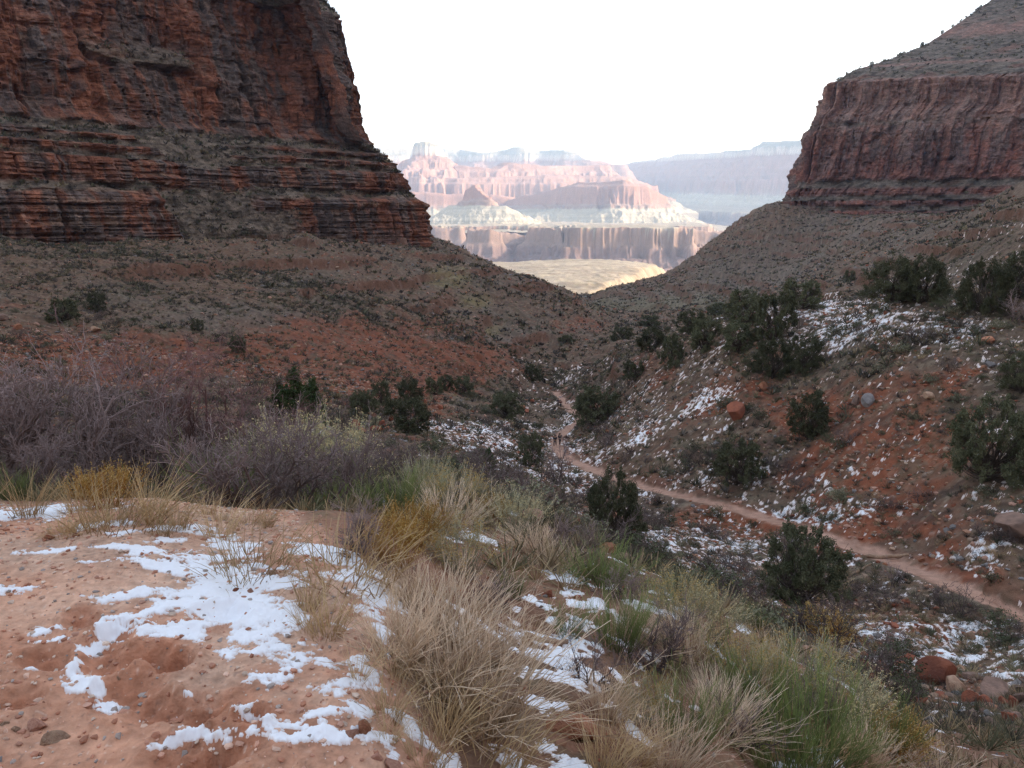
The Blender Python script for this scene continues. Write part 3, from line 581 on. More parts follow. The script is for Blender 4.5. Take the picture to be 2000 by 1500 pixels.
# near lit shelf
def shelf():
    s = np.linspace(-.25, .45, 560); yy = np.exp(np.linspace(math.log(820), math.log(3000), 420)); S_, Y_ = np.meshgrid(s, yy); X_ = S_ * Y_
    lz = np.interp(np.log(Y_), np.log([820, 1050, 1500, 2000, 2450, 2700, 3000]), [-92, -102, -116, -122, -131, -170, -420])
    dome = np.interp(S_, [-.25, -.04, .0, .07, .13, .16, .25], [-2, -2, 0, 8, 6, 0, -30])
    z = lz + dome * (Y_ / 2400)
    # edge line of the shelf on the right: photograph (1130,577) to (1290,530)
    e = np.interp(np.log(Y_), np.log([820, 1050, 1300, 1700, 2100, 2500, 3000]), [.06, .10, .130, .158, .175, .190, .2]) + .012 * fbm(Y_ / 120, X_ / 160, o=4, seed=710)
    d = (e - S_) * Y_
    drop = 55 * (1 - ss(-38, 6, d + 10 * fbm(X_ / 30, Y_ / 30, o=3, seed=711))) + np.maximum(0, -d - 38) * .25
    z = z - np.minimum(drop, 200) + ridged(X_ / 130, Y_ / 60, o=4, seed=712) * 3.5 + fbm(X_ / 14, Y_ / 14, o=4, seed=713) * 2.4 + fbm(X_ / 300, Y_ / 200, o=2, seed=718) * 5
    c = np.zeros(z.shape + (3,)) + np.array([.31, .25, .19]); c = mixc(c, [.33, .245, .165], (1 - ss(-20, 60, d)) * .8)
    c = mixc(c, [.25, .22, .13], ss(.1, .5, fbm(X_ / 9, Y_ / 9, o=4, seed=714)) * .55); c = mixc(c, [.5, .42, .32], ss(.1, .5, ridged(X_ / 160, Y_ / 70, o=3, seed=715)) * .35)
    me = mesh_np('plateau', np.stack([X_, Y_, z], -1).reshape(-1, 3), quads=grid_quads(*z.shape), attrs={'Col': c.reshape(-1, 3)})
    tag(obj('plateau', me, farmat), 'sunlit tan shelf with a broken yellowish edge beyond the canyon mouth', None, None, 'structure')
shelf()
# bottom of the inner gorge and country below everything
s = 40000.0
me = mesh_np('canyon_floor', [(-s, -s, -900), (s, -s, -900), (s, s, -900), (-s, s, -900)], quads=[(0, 1, 2, 3)], attrs={'Col': np.tile([.2, .13, .1], (4, 1))})
tag(obj('canyon_floor', me, farmat), 'dark bottom of the inner gorge', None, None, 'structure')
# the high rim to the right and behind, whose shadow fills this side canyon
def big_rim():
    path = np.array([(1650, 880), (1450, 760), (1330, 600), (1290, 100), (1200, -600), (700, -1500), (-300, -2200), (-1500, -2300), (-2500, -1600)], float)
    P = resample(np.c_[path, np.zeros(len(path))], 12)[:, :2]; tx, ty = np.gradient(P[:, 0]), np.gradient(P[:, 1]); ln = np.hypot(tx, ty)
    nx_, ny_ = -ty / ln, tx / ln
    pr = np.array([(450, -150), (300, 0), (250, 160), (150, 250), (130, 420), (60, 500), (40, 700), (0, 800), (-30, 1050), (-150, 1150), (-1500, 1250), (-1600, -200)], float)
    v = []
    for k, (o, z) in enumerate(pr):
        n_ = fbm(np.arange(len(P)) / 5.0, np.full(len(P), z / 200), o=3, seed=800) * 60
        v.append(np.c_[P[:, 0] - nx_ * (o + n_), P[:, 1] - ny_ * (o + n_), np.full(len(P), z)])
    v = np.array(v); me = mesh_np('canyon_rim', v.reshape(-1, 3), quads=grid_quads(v.shape[0], v.shape[1]), attrs={'Col': np.tile([.25, .15, .11], (v.shape[0] * v.shape[1], 1))})
    tag(obj('canyon_rim', me, farmat), 'high canyon rim behind the viewpoint', None, None, 'structure')
big_rim()
print('far', time.time() - T0)
# ------------------------------------------------------------ plants: generators
RS = np.random.RandomState
def tube_geo(P, Rr, k=3):
    """P (N,m,3) centre lines, Rr (N,m) radii -> verts, quads; k=2 gives flat blades"""
    Nn, m, _ = P.shape
    T = np.gradient(P, axis=1); T /= np.linalg.norm(T, axis=2, keepdims=True) + 1e-9
    rng = RS(Nn); ref = rng.normal(size=(Nn, 1, 3)); A = np.cross(T, ref); A /= np.linalg.norm(A, axis=2, keepdims=True) + 1e-9
    B = np.cross(T, A); V = []
    for j in range(k):
        a = 2 * math.pi * j / k
        V.append(P + (A * math.cos(a) + B * math.sin(a)) * Rr[..., None])
    V = np.stack(V, 2)                                   # N,m,k,3
    idx = np.arange(Nn * m * k).reshape(Nn, m, k)
    q = []
    for j in (range(k) if k > 2 else [0]):
        a = idx[:, :-1, j]; b = idx[:, :-1, (j + 1) % k]; c = idx[:, 1:, (j + 1) % k]; d = idx[:, 1:, j]
        q.append(np.stack([a, b, c, d], -1).reshape(-1, 4))
    return V.reshape(-1, 3), np.concatenate(q)
def strands(n, r0, h, lean, curl, seed, m=5, bias=(0, 0), hv=.5, rad=.002):
    g = RS(seed); a = g.uniform(0, 2 * math.pi, n); r = r0 * np.sqrt(g.uniform(0, 1, n))
    base = np.stack([r * np.cos(a), r * np.sin(a), np.zeros(n) - .02], -1)
    ln = h * (1 - hv + hv * g.uniform(0, 1, n)); aa = a + g.normal(0, .7, n); le = np.abs(g.normal(0, lean, n)) + .05
    u = np.linspace(0, 1, m)[None, :]
    ang = le[:, None] + curl * u * (0.6 + .8 * g.uniform(0, 1, n))[:, None]
    st = ln[:, None] / (m - 1); dx = np.sin(ang) * st; dz = np.cos(ang) * st
    X = np.cumsum(dx * np.cos(aa)[:, None] + bias[0] * st * u, 1) - dx[:, :1] * np.cos(aa)[:, None]
    Y = np.cumsum(dx * np.sin(aa)[:, None] + bias[1] * st * u, 1) - dx[:, :1] * np.sin(aa)[:, None]
    Z = np.cumsum(dz, 1) - dz[:, :1]
    P = np.stack([X, Y, Z], -1) + base[:, None]; P += g.normal(0, h * .008, P.shape)
    Rr = rad * (1 - .8 * u) * np.ones((n, 1)); return P, Rr
def branch(P, Rr, n, ratio, spread, up, seed, u0=.25, m=5, rr=.55, wig=.12):
    g = RS(seed); Nn, mm, _ = P.shape; pi = g.randint(0, Nn, n); u = g.uniform(u0, 1, n) * (mm - 1); i = np.minimum(u.astype(int), mm - 2); f = (u - i)[:, None]
    s = P[pi, i] * (1 - f) + P[pi, i + 1] * f; t = P[pi, i + 1] - P[pi, i]; t /= np.linalg.norm(t, axis=1, keepdims=True) + 1e-9
    pl = np.linalg.norm(np.diff(P, axis=1), axis=2).sum(1)[pi]; r = Rr[pi, i] * rr
    d = t + g.normal(0, spread, (n, 3)); d[:, 2] += up; d /= np.linalg.norm(d, axis=1, keepdims=True)
    ln = pl * ratio * g.uniform(.5, 1.2, n); st = ln / (m - 1); pts_ = [s]
    for k in range(m - 1):
        d = d + g.normal(0, wig, (n, 3)); d[:, 2] += up * .12; d /= np.linalg.norm(d, axis=1, keepdims=True); pts_.append(pts_[-1] + d * st[:, None])
    return np.stack(pts_, 1), r[:, None] * np.linspace(1, .35, m)[None]
def merge(gs):
    vo, qo, n = [], [], 0
    for v, q in gs: vo.append(v); qo.append(q + n); n += len(v)
    return np.concatenate(vo), np.concatenate(qo)
def bits(C0, size, seed, flat=.5, asp=.5):
    """small leaf-sized faces centred on the points C0"""
    g = RS(seed); n = len(C0); a = g.normal(size=(n, 3)); a /= np.linalg.norm(a, axis=1, keepdims=True); b = np.cross(a, g.normal(size=(n, 3))); b /= np.linalg.norm(b, axis=1, keepdims=True) + 1e-9
    s = size * g.uniform(.5, 1.3, (n, 1)); a = a * s; b = b * s * asp
    V = np.stack([C0 - a, C0 + b, C0 + a, C0 - b], 1).reshape(-1, 3); return V, np.arange(n * 4).reshape(n, 4)
def me_of(name, geo, mat, smooth=False):
    me = mesh_np(name, geo[0], quads=geo[1], smooth=smooth); me.materials.append(mat); return me

M = {
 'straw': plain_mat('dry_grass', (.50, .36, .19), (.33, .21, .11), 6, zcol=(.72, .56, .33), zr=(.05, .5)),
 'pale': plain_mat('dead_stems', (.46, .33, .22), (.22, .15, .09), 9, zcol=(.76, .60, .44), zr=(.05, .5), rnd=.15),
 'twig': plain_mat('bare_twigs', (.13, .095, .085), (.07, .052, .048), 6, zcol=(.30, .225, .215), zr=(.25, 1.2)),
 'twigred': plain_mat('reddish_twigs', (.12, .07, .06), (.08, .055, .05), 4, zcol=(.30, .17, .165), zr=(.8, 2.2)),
 'tea': plain_mat('green_stems', (.105, .13, .05), (.075, .085, .04), 5, zcol=(.24, .30, .10), zr=(.1, .6)),
 'sage': plain_mat('grey_green_stems', (.20, .20, .13), (.16, .15, .10), 5, zcol=(.50, .49, .33), zr=(.15, .65), rnd=.15),
 'flower': plain_mat('dry_flower_heads', (.50, .36, .13), (.38, .25, .09), 30),
 'cream': plain_mat('pale_flower_heads', (.55, .46, .26), (.42, .34, .17), 30),
 'orange': plain_mat('orange_stems', (.40, .20, .045), (.30, .16, .05), 6, zcol=(.52, .27, .05), zr=(.1, .5)),
 'junip': plain_mat('juniper_leaves', (.070, .080, .044), (.14, .14, .08), 2.2, rnd=.3),
 'conif': plain_mat('bright_juniper_leaves', (.045, .075, .028), (.075, .10, .04), 2.2, rnd=.2),
 'bark': plain_mat('juniper_bark', (.10, .08, .065), (.06, .045, .04), 9, bump=.5),
 'bushg': plain_mat('dark_green_leaves', (.07, .085, .045), (.10, .105, .06), 3),
 'bushy': plain_mat('sage_leaves', (.17, .175, .11), (.12, .115, .075), 3),
}
def geo_grass(seed, n=230, h=.55, r0=.10, lean=.28, curl=.9): return tube_geo(*strands(int(n * .62), r0, h, lean, curl, seed, 6, bias=(.35, 0), rad=.0031), k=2)
def geo_deadbush(seed, h=.75):
    P, Rr = strands(95, .15, h, .55, .22, seed, 6, bias=(.3, -.05), hv=.4, rad=.006); Rr = np.maximum(Rr, .0022)
    P2, R2 = branch(P, Rr, 300, .45, .25, .12, seed + 1, u0=.25, rr=.7, wig=.07); P3, R3 = branch(P2, R2, 350, .45, .28, .1, seed + 2, u0=.3, rr=.75, m=4)
    return merge([tube_geo(P, Rr), tube_geo(P2, R2), tube_geo(P3, np.maximum(R3, .0009))])
def geo_tea(seed, h=.7):
    P, Rr = strands(90, .17, h, .34, .18, seed, 5, bias=(.12, 0), hv=.45, rad=.0035)
    P2, R2 = branch(P, Rr, 700, .45, .16, .35, seed + 1, u0=.2, rr=.7, wig=.05, m=4); P3, R3 = branch(P2, R2, 900, .5, .16, .3, seed + 2, rr=.8, wig=.04, m=3)
    return merge([tube_geo(P, Rr), tube_geo(P2, R2), tube_geo(P3, np.maximum(R3, .0012), 2)])
def geo_rabbit(seed, h=.75):
    P, Rr = strands(150, .16, h, .42, .15, seed, 5, bias=(.1, 0), hv=.3, rad=.003)
    P2, R2 = branch(P, Rr, 900, .32, .16, .3, seed + 1, u0=.45, rr=.7, wig=.05, m=4)
    tips = np.concatenate([P2[:, -1], P[:, -1]]); g = RS(seed + 5); tips = tips[g.rand(len(tips)) < .75]
    c = np.repeat(tips, 5, 0); c = c + g.normal(0, .011, c.shape)
    return merge([tube_geo(P, Rr), tube_geo(P2, np.maximum(R2, .0012), 2)]), bits(c, .0085, seed + 6, asp=.7)
def geo_twig(seed, h=1.4, n=(9, 70, 380, 1250), lean=.52, rad=.025):
    P, Rr = strands(n[0], .18, h * .75, lean, .1, seed, 7, hv=.4, rad=rad); Rr = np.maximum(Rr, rad * .4)
    P = P + RS(seed).normal(0, .02, P.shape)
    P2, R2 = branch(P, Rr, n[1], .5, .42, .22, seed + 1, u0=.2, rr=.58, m=7, wig=.24); P3, R3 = branch(P2, R2, n[2], .5, .45, .16, seed + 2, rr=.55, wig=.26, m=6)
    P4, R4 = branch(P3, R3, n[3], .5, .5, .1, seed + 3, rr=.6, wig=.2, m=4)
    return merge([tube_geo(P, Rr, 5), tube_geo(P2, R2, 4), tube_geo(P3, np.maximum(R3, .003)), tube_geo(P4, np.maximum(R4, .0021), 2)])
def geo_tree(seed, H=3.6, W=1.0, nf=15000, lf=.05, cone=False):
    """forked trunk, limbs bending out to foliage clumps that fill a lobed dome"""
    g = RS(seed); R_ = H * .5 * W; ncl = 95 if not cone else 60
    a = g.uniform(0, 2 * math.pi, ncl); zf = g.uniform(.12, .93, ncl) if not cone else g.uniform(.08, .95, ncl) ** 1.1
    env = np.sqrt(np.clip(1 - ((zf - .42) / .6) ** 2, 0, 1)) if not cone else (1 - zf) * .55 + .06
    lob = 1 + .20 * np.sin(a * 3 + seed) + .14 * np.sin(a * 5 + seed * 2 + zf * 7)
    r = R_ * env * lob * g.uniform(.45, 1, ncl) ** .5
    tips = np.stack([r * np.cos(a), r * np.sin(a), zf * H * (.93 + .07 * np.cos(a * 2 + seed))], -1)
    if cone: P, Rr = strands(1, .02, H * .92, .03, .02, seed, 9, hv=.05, rad=.09)
    else: P, Rr = strands(4, .10, H * .6, .30, .25, seed, 7, hv=.2, rad=.085)
    Rr = np.maximum(Rr, .03); P = P + g.normal(0, .03, P.shape)
    L2 = []
    for k in range(ncl):
        q_ = P[g.randint(len(P))]; j_ = min(len(q_) - 1, max(1, int(zf[k] * .75 * len(q_)))); s_ = q_[j_]; e = tips[k]
        u = np.linspace(0, 1, 6)[:, None]; mid = s_ * .5 + e * .5 + [0, 0, -.10 * H * (1 if not cone else .3)] + g.normal(0, .06, 3)
        L2.append((1 - u) ** 2 * s_ + 2 * u * (1 - u) * mid + u * u * e + g.normal(0, .02, (6, 3)) * (u * (1 - u) * 4))
    P2 = np.array(L2); R2 = np.full((ncl, 1), .026) * np.linspace(1, .3, 6)[None]
    P3, R3 = branch(P2, R2, 260, .35, .6, .25, seed + 2, u0=.5, rr=.5)
    wood = merge([tube_geo(P, Rr, 6), tube_geo(P2, R2, 4), tube_geo(P3, np.maximum(R3, .005))])
    k = nf // ncl; c = np.repeat(tips, k, 0); sz = np.repeat(g.uniform(.6, 1.35, ncl), k)[:, None] * (H / 3.6) * (1 if not cone else .62)
    jit = g.normal(0, 1, (ncl, 7, 3)) * [1, 1, .8]; j_ = jit[np.repeat(np.arange(ncl), k), g.randint(0, 7, len(c))]
    o = c - [0, 0, H * .35]; o /= np.linalg.norm(o, axis=1, keepdims=True)
    c = c + (j_ * .17 + g.normal(0, .07, c.shape) + o * g.uniform(-.05, .2, (len(c), 1))) * sz; c[:, 2] = np.maximum(c[:, 2], .05)
    return wood, bits(c, lf * (1.1 if nf > 20000 else 1.35), seed + 12, asp=.6)
def geo_bush(seed, r=.45, h=.5, n=900, lf=.03):
    """low dense shrub: stems plus leaves through a domed uneven volume"""
    g = RS(seed); P, Rr = strands(60, .1, h, .6, .2, seed, 4, hv=.3, rad=.004)
    P2, R2 = branch(P, Rr, 160, .5, .35, .15, seed + 1, m=4)
    base = np.concatenate([P2[:, -1], P[:, -1], P2[:, 2]]); c = base[g.randint(0, len(base), n)] + g.normal(0, .035, (n, 3))
    c[:, 2] = np.abs(c[:, 2]); return tube_geo(P, Rr), tube_geo(P2, np.maximum(R2, .0015)), bits(c, lf, seed + 3)

# prototypes: kind -> list of variants, each a list of (part name, mesh); height of every variant is measured
PROT = {}
def proto(kind, variants):
    out = []
    for parts in variants:
        zt = max(np.percentile(g[0][:, 2], 99.5) for _, g, _ in parts)
        wd = max(2 * np.percentile(np.hypot(g[0][:, 0], g[0][:, 1]), 93) for _, g, _ in parts)
        out.append((zt, wd / zt, [(pn, me_of(pn, g, mt)) for pn, g, mt in parts]))
    PROT[kind] = out
proto('dry_grass', [[('blades', geo_grass(s_, n, h, r, le, cu), M['straw'])] for s_, n, h, r, le, cu in [(1, 170, .55, .10, .24, .55), (2, 130, .6, .12, .34, .7), (3, 220, .4, .2, .4, .6), (4, 90, .6, .05, .22, .5)]])
proto('dead_bush', [[('stems', geo_deadbush(s_), M['pale'])] for s_ in (11, 12, 13)])
proto('green_bush', [[('stems', geo_tea(s_), M['tea'])] for s_ in (21, 22, 23)])
def rab(s_, fm):
    a, b_ = geo_rabbit(s_); return [('stems', a, M['sage']), ('flower_heads', b_, M[fm])]
proto('rabbitbrush', [rab(31, 'flower'), rab(32, 'cream'), rab(33, 'flower')])
def orf(s_):
    a, b_ = geo_rabbit(s_, .5); return [('stems', a, M['orange']), ('flower_heads', b_, M['flower'])]
proto('orange_shrub', [orf(36), orf(37)])
proto('bare_shrub', [[('branches', geo_twig(s_), M['twig'])] for s_ in (41, 42, 43)])
proto('bare_tree', [[('branches', geo_twig(46, 3.2, (12, 90, 700, 2600), .38, .03), M['twigred'])], [('branches', geo_twig(47, 2.4, (4, 26, 160, 700), .3, .03), M['twig'])]])
def jt(s_, mt='junip', **k):
    a, b_ = geo_tree(s_, **k); return [('trunk', a, M['bark']), ('crown', b_, M[mt])]
proto('juniper_tree', [jt(51), jt(52, W=1.2), jt(53, W=.9), jt(54, W=1.35, H=3.0)])
proto('fine_juniper', [jt(55, nf=42000, lf=.036, W=1.25, H=3.0), jt(56, nf=38000, lf=.036, W=1.0)])
proto('cone_juniper', [jt(57, 'conif', cone=True, nf=14000, lf=.035), jt(58, 'conif', cone=True, nf=14000, lf=.035)])
def bsh(s_, mt, tw, **k):
    a, b_, c_ = geo_bush(s_, **k); return [('stems', merge([a, b_]), M[tw]), ('leaves', c_, M[mt])]
proto('round_bush', [bsh(61, 'bushg', 'twig'), bsh(62, 'bushg', 'twig', h=.6), bsh(63, 'bushg', 'twig', n=600)])
proto('sagebrush', [bsh(64, 'bushy', 'twig'), bsh(65, 'bushy', 'pale', h=.4), bsh(66, 'bushy', 'twig', n=600)])
proto('twig_bush', [[('branches', geo_twig(s_, .8, (14, 90, 320, 500), .7, .008), M['twig'])] for s_ in (71, 72)])

NM = {'dry_grass': ('grass_clump', 'grass'), 'dead_bush': ('dead_shrub', 'shrub'), 'green_bush': ('green_shrub', 'shrub'), 'rabbitbrush': ('rabbitbrush', 'shrub'), 'orange_shrub': ('orange_shrub', 'shrub'),
      'bare_shrub': ('bare_shrub', 'shrub'), 'bare_tree': ('bare_tree', 'tree'), 'juniper_tree': ('juniper_tree', 'tree'), 'fine_juniper': ('juniper_tree', 'tree'), 'cone_juniper': ('juniper_tree', 'tree'),
      'round_bush': ('round_bush', 'shrub'), 'sagebrush': ('sagebrush', 'shrub'), 'twig_bush': ('bare_bush', 'shrub')}
rnd = random.Random(7)
CLEAR = []
def plant(kind, loc, h, label, group=None, wide=1.0, var=None, rz=None, tilt=0.0):
    V = PROT[kind]; v = rnd.randrange(len(V)) if var is None else var % len(V)
    zt, wr, parts = V[v]; nm, cat = NM[kind]; s_ = h / zt
    root = bpy.data.objects.new(nm, None); COL.objects.link(root); root.empty_display_size = .1
    root.location = loc; root.rotation_euler = (0, tilt, rnd.uniform(0, 6.283) if rz is None else rz); root.scale = (s_ * wide, s_ * wide, s_)
    for pn, me in parts:
        o = bpy.data.objects.new(pn, me); COL.objects.link(o); o.parent = root
    tag(root, label, cat, group); CLEAR.append((loc[0], loc[1], h * .35)); return root
def at(px, py, hint=None):
    h = hit(px, py, hint); h.z = float(gz(h.x, h.y)[0]) - .02; return h
def pl(kind, px, pb, pt, label, group=None, hint=None, wide=1.0, var=None, rz=None, tilt=0.0, Y=None):
    if Y is None: p = at(px, pb, hint)
    else:
        s0, _ = ray(px, pb); p = Vector((float(s0) * Y, Y, 0)); p.z = float(gz(p.x, p.y)[0]) - .03
    _, tt = ray(px, pt); h = max(.08, float(tt) * p.y - p.z)
    return plant(kind, p, h, label, group, wide, var, rz, tilt)
# ------------------------------------------------------------ rocks
import bmesh
def ico(sub):
    bm = bmesh.new(); bmesh.ops.create_icosphere(bm, subdivisions=sub, radius=1); v = np.array([x.co[:] for x in bm.verts]); f = np.array([[x.index for x in y.verts] for y in bm.faces]); bm.free(); return v, f
IC = {1: ico(1), 2: ico(2), 4: ico(4)}
def rock_geo(seed, sub=4, cuts=11, lo=.5, sq=(1, .8, .65), ns=.035):
    g = RS(seed); v, f = IC[sub]; v = v.copy()
    for _ in range(cuts):
        n = g.normal(size=3); n /= np.linalg.norm(n); d = g.uniform(lo, .92); k = v @ n; m_ = k > d; v[m_] -= ((k[m_] - d) * .96)[:, None] * n
    if ns: v *= 1 + (ns * fbm(v[:, 0] * 3 + seed, v[:, 1] * 3, v[:, 2] * 3, o=4, seed=seed))[:, None]
    return v * np.array(sq), f
MR = {'red': plain_mat('red_rock', (.30, .105, .060), (.20, .075, .050), 1.6, bump=.7), 'orange': plain_mat('orange_rock', (.40, .19, .11), (.30, .12, .07), 2.5, bump=.7), 'grey': plain_mat('grey_rock', (.27, .25, .245), (.19, .175, .17), 2, bump=.6),
      'tan': plain_mat('tan_rock', (.42, .28, .19), (.30, .18, .12), 2.5, bump=.7), 'brown': plain_mat('brown_rock', (.26, .165, .125), (.15, .10, .08), 2, bump=.8), 'pink': plain_mat('pink_rock', (.46, .26, .19), (.36, .18, .13), 4, bump=.6)}
RG = {}
def rock(px, pb, wpx, col, label, group=None, hpx=None, hint=None, rz=None, seed=None, sink=.22, name='boulder'):
    p = at(px, pb, hint); wd = wpx * p.y / F * .52; hh = (hpx or wpx * .7) * p.y / F * .6
    seed = rnd.randrange(7) if seed is None else seed
    if (seed, col) not in RG:
        v, f = rock_geo(900 + seed, 4, 9 + seed, .42 + .03 * (seed % 4), (1, .85, .9)); me = mesh_np('boulder', v, tris=f, smooth=False); me.materials.append(MR[col]); RG[seed, col] = me
        me.polygons.foreach_set('use_smooth', [False] * len(me.polygons))
    o = bpy.data.objects.new(name, RG[seed, col]); COL.objects.link(o); o.location = (p.x, p.y, p.z + hh * (1 - sink * 1.6)); o.scale = (wd, wd * .9, hh)
    o.rotation_euler = (rnd.uniform(-.2, .2), rnd.uniform(-.2, .2), rnd.uniform(0, 6.28) if rz is None else rz)
    CLEAR.append((p.x, p.y, wd)); return tag(o, label, 'rock' if name == 'rock' else 'boulder', group)
rock(107, 1442, 66, 'tan', 'flat tan brown angular rock lying against a rounder one on the bare soil', hpx=34, seed=4, rz=.5, name='rock')
rock(72, 1422, 46, 'pink', 'rounded pinkish brown rock behind the flat angular one', hpx=40, seed=1, name='rock')
rock(32, 1424, 30, 'tan', 'small tan rock left of the brown pair', hpx=22, name='rock'); rock(8, 1418, 26, 'tan', 'tan rock at the left edge of the bare soil', hpx=20, name='rock'); rock(2, 1480, 26, 'grey', 'grey stone on the soil at the bottom left corner', hpx=18, name='rock')
rock(713, 1425, 46, 'orange', 'pinkish orange rock standing in a melted hollow of the snow', hpx=42, seed=2, name='rock'); rock(686, 1432, 40, 'pink', 'pink rock leaning by the taller orange rock in the snow hollow', hpx=30, seed=3, name='rock')
rock(765, 1498, 62, 'pink', 'largest pink rock at the bottom edge beside the snow', hpx=46, seed=5, name='rock'); rock(733, 1482, 40, 'pink', 'rounded pink rock tucked behind the largest pink one', hpx=26, seed=6, name='rock')
rock(1112, 1420, 130, 'orange', 'long flat slab of orange rock on the bank with snow at its end', hpx=60, seed=0, rz=-.6, sink=.3); rock(1068, 1168, 34, 'red', 'red rock above the dead branch on the bank', name='rock'); rock(1072, 1243, 26, 'pink', 'pink stone beside the dead branch', name='rock')
rock(1040, 1160, 26, 'tan', 'tan stone left of the red rock on the bank', name='rock'); rock(1128, 1172, 22, 'red', 'small red stone right of the red rock on the bank', name='rock')
rock(532, 1122, 32, 'tan', 'tan rock at the far edge of the snow below a grass clump', hpx=22, name='rock'); rock(463, 1155, 22, 'red', 'red stone poking out of the snow', hpx=20, name='rock'); rock(492, 1158, 26, 'pink', 'pink stone beside the red stone in the snow', hpx=20, name='rock'); rock(429, 1152, 20, 'grey', 'grey stone in the snow left of the red stone', hpx=14, name='rock')
rock(558, 1190, 24, 'tan', 'tan stone on the snow at the foot of the tall grass', hpx=14, name='rock'); rock(522, 1192, 18, 'orange', 'small flat orange stone lying on the snow', hpx=8, name='rock'); rock(97, 1052, 26, 'red', 'red rock standing in the gravel heap', hpx=20, name='rock'); rock(150, 1046, 24, 'red', 'red brown clod at the right end of the gravel heap', hpx=18, name='rock')
rock(231, 1324, 22, 'tan', 'pale pebble near the hoof prints', hpx=12, name='rock'); rock(235, 1424, 16, 'tan', 'cream pebble on the bare soil', hpx=12, name='rock'); rock(328, 1216, 16, 'orange', 'orange pebble beside the snow edge', hpx=9, name='rock'); rock(46, 1215, 14, 'tan', 'lone tan pebble on the left soil', hpx=9, name='rock')
rock(420, 1390, 40, 'red', 'dark red clod of dried mud beside a hoof print', hpx=16, name='rock', seed=6); rock(1175, 985, 1, 'red', 'x') if False else None
for a, b_, c in [(28, 1046, 12), (45, 1040, 14), (58, 1050, 12), (70, 1043, 15), (78, 1055, 12), (118, 1050, 14), (62, 1035, 12), (40, 1056, 10), (128, 1042, 12), (15, 1052, 10), (85, 1038, 11), (110, 1040, 11)]:
    rock(a, b_, c, rnd.choice(['tan', 'pink', 'grey']), 'small stone in the gravel heap at the left bench edge', 'gravel heap stones', hpx=c * .7, name='rock')
rock(1822, 1345, 92, 'red', 'biggest smooth red boulder at the valley floor', hpx=70, seed=3, hint=20); rock(1866, 1362, 62, 'tan', 'tan boulder leaning on the biggest red boulder', hpx=46, seed=2, hint=20)
rock(1942, 1366, 96, 'brown', 'brown weathered boulder right of the tan boulder', hpx=46, seed=5, hint=19); rock(1898, 1338, 44, 'brown', 'dark boulder behind the brown weathered boulder', hpx=30, hint=21); rock(1894, 1385, 40, 'red', 'pointed red rock between the tan and brown boulders', hpx=40, hint=18)
for i, (a, b_, c, k_) in enumerate([(1925, 1392, 44, 'red'), (1955, 1388, 30, 'red'), (1975, 1392, 36, 'red'), (1990, 1378, 34, 'brown'), (1942, 1405, 28, 'orange'), (1905, 1402, 30, 'red'), (1968, 1425, 44, 'red'), (1995, 1430, 34, 'tan'), (1925, 1450, 24, 'red'), (1945, 1448, 22, 'red'), (1960, 1455, 20, 'red'), (1900, 1440, 30, 'pink'), (1985, 1410, 22, 'red'), (1915, 1412, 20, 'brown')]):
    rock(a, b_, c, k_, 'broken rock in the pile below the brown boulder', 'rock pile on the valley floor', hint=17, hpx=c * .8, name='rock')
rock(1892, 1250, 30, 'tan', 'single tan block lying among snow patches above the boulders', hint=26); rock(1532, 1222, 30, 'tan', 'rounded tan boulder beside the orange bush', hint=25, hpx=18); rock(1556, 1235, 26, 'pink', 'pink upright boulder between the tan boulder and orange bush', hint=25, hpx=26)
rock(1435, 820, 40, 'red', 'large leaning red boulder on the right hillside', hpx=44, seed=1, hint=72); rock(1695, 782, 32, 'grey', 'smooth light grey boulder on the right hillside', hpx=28, seed=3, hint=60); rock(1672, 782, 26, 'brown', 'dark brown boulder left of the light grey one', hpx=24, hint=60); rock(1815, 776, 32, 'tan', 'flat tan boulder right of the light grey one', hpx=16, hint=58)
rock(1490, 760, 24, 'orange', 'orange boulder above the leaning red boulder', hint=80, hpx=20); rock(1932, 665, 28, 'orange', 'orange boulder high on the right hillside', hint=64, hpx=16); rock(1935, 716, 24, 'grey', 'grey boulder below the high orange one', hint=60, hpx=14); rock(1725, 860, 16, 'tan', 'small cream boulder on the red soil', hint=56)
rock(1980, 1055, 80, 'brown', 'dark overhanging boulder at the right edge above the trail', hpx=56, hint=37); rock(1545, 1035, 24, 'orange', 'orange rock at the upper edge of the trail', hint=50); rock(1800, 1098, 18, 'orange', 'small orange rock beside the log step', hint=40)
rock(725, 640 + 178, 30, 'orange', 'orange red boulder in the wash left of the snow flat', hint=90); rock(745, 835, 24, 'red', 'red boulder below the orange red one in the wash', hint=85); rock(720, 818, 20, 'grey', 'grey boulder in the wash by the orange red one', hint=92)
for a, b_, c, k_ in [(697, 838, 26, 'red'), (762, 822, 20, 'red'), (709, 850, 22, 'orange'), (735, 850, 26, 'red'), (755, 848, 18, 'orange'), (830, 790, 16, 'red'), (860, 802, 16, 'red'), (1020, 795, 14, 'orange'), (1030, 805, 16, 'red'), (1040, 788, 12, 'red'), (945, 925, 20, 'red'), (975, 950, 16, 'red'), (1058, 770, 12, 'orange')]:
    rock(a, b_, c, k_, 'red rock lying in the dry wash', 'rocks in the dry wash', hint=95, name='rock')
rock(187, 650, 22, 'tan', 'pale block on the left slope under the two junipers', hint=118, hpx=14); rock(10, 630, 24, 'brown', 'dark block at the left edge of the slope', hint=115); rock(35, 645, 20, 'orange', 'rusty block near the left edge of the slope', hint=112)

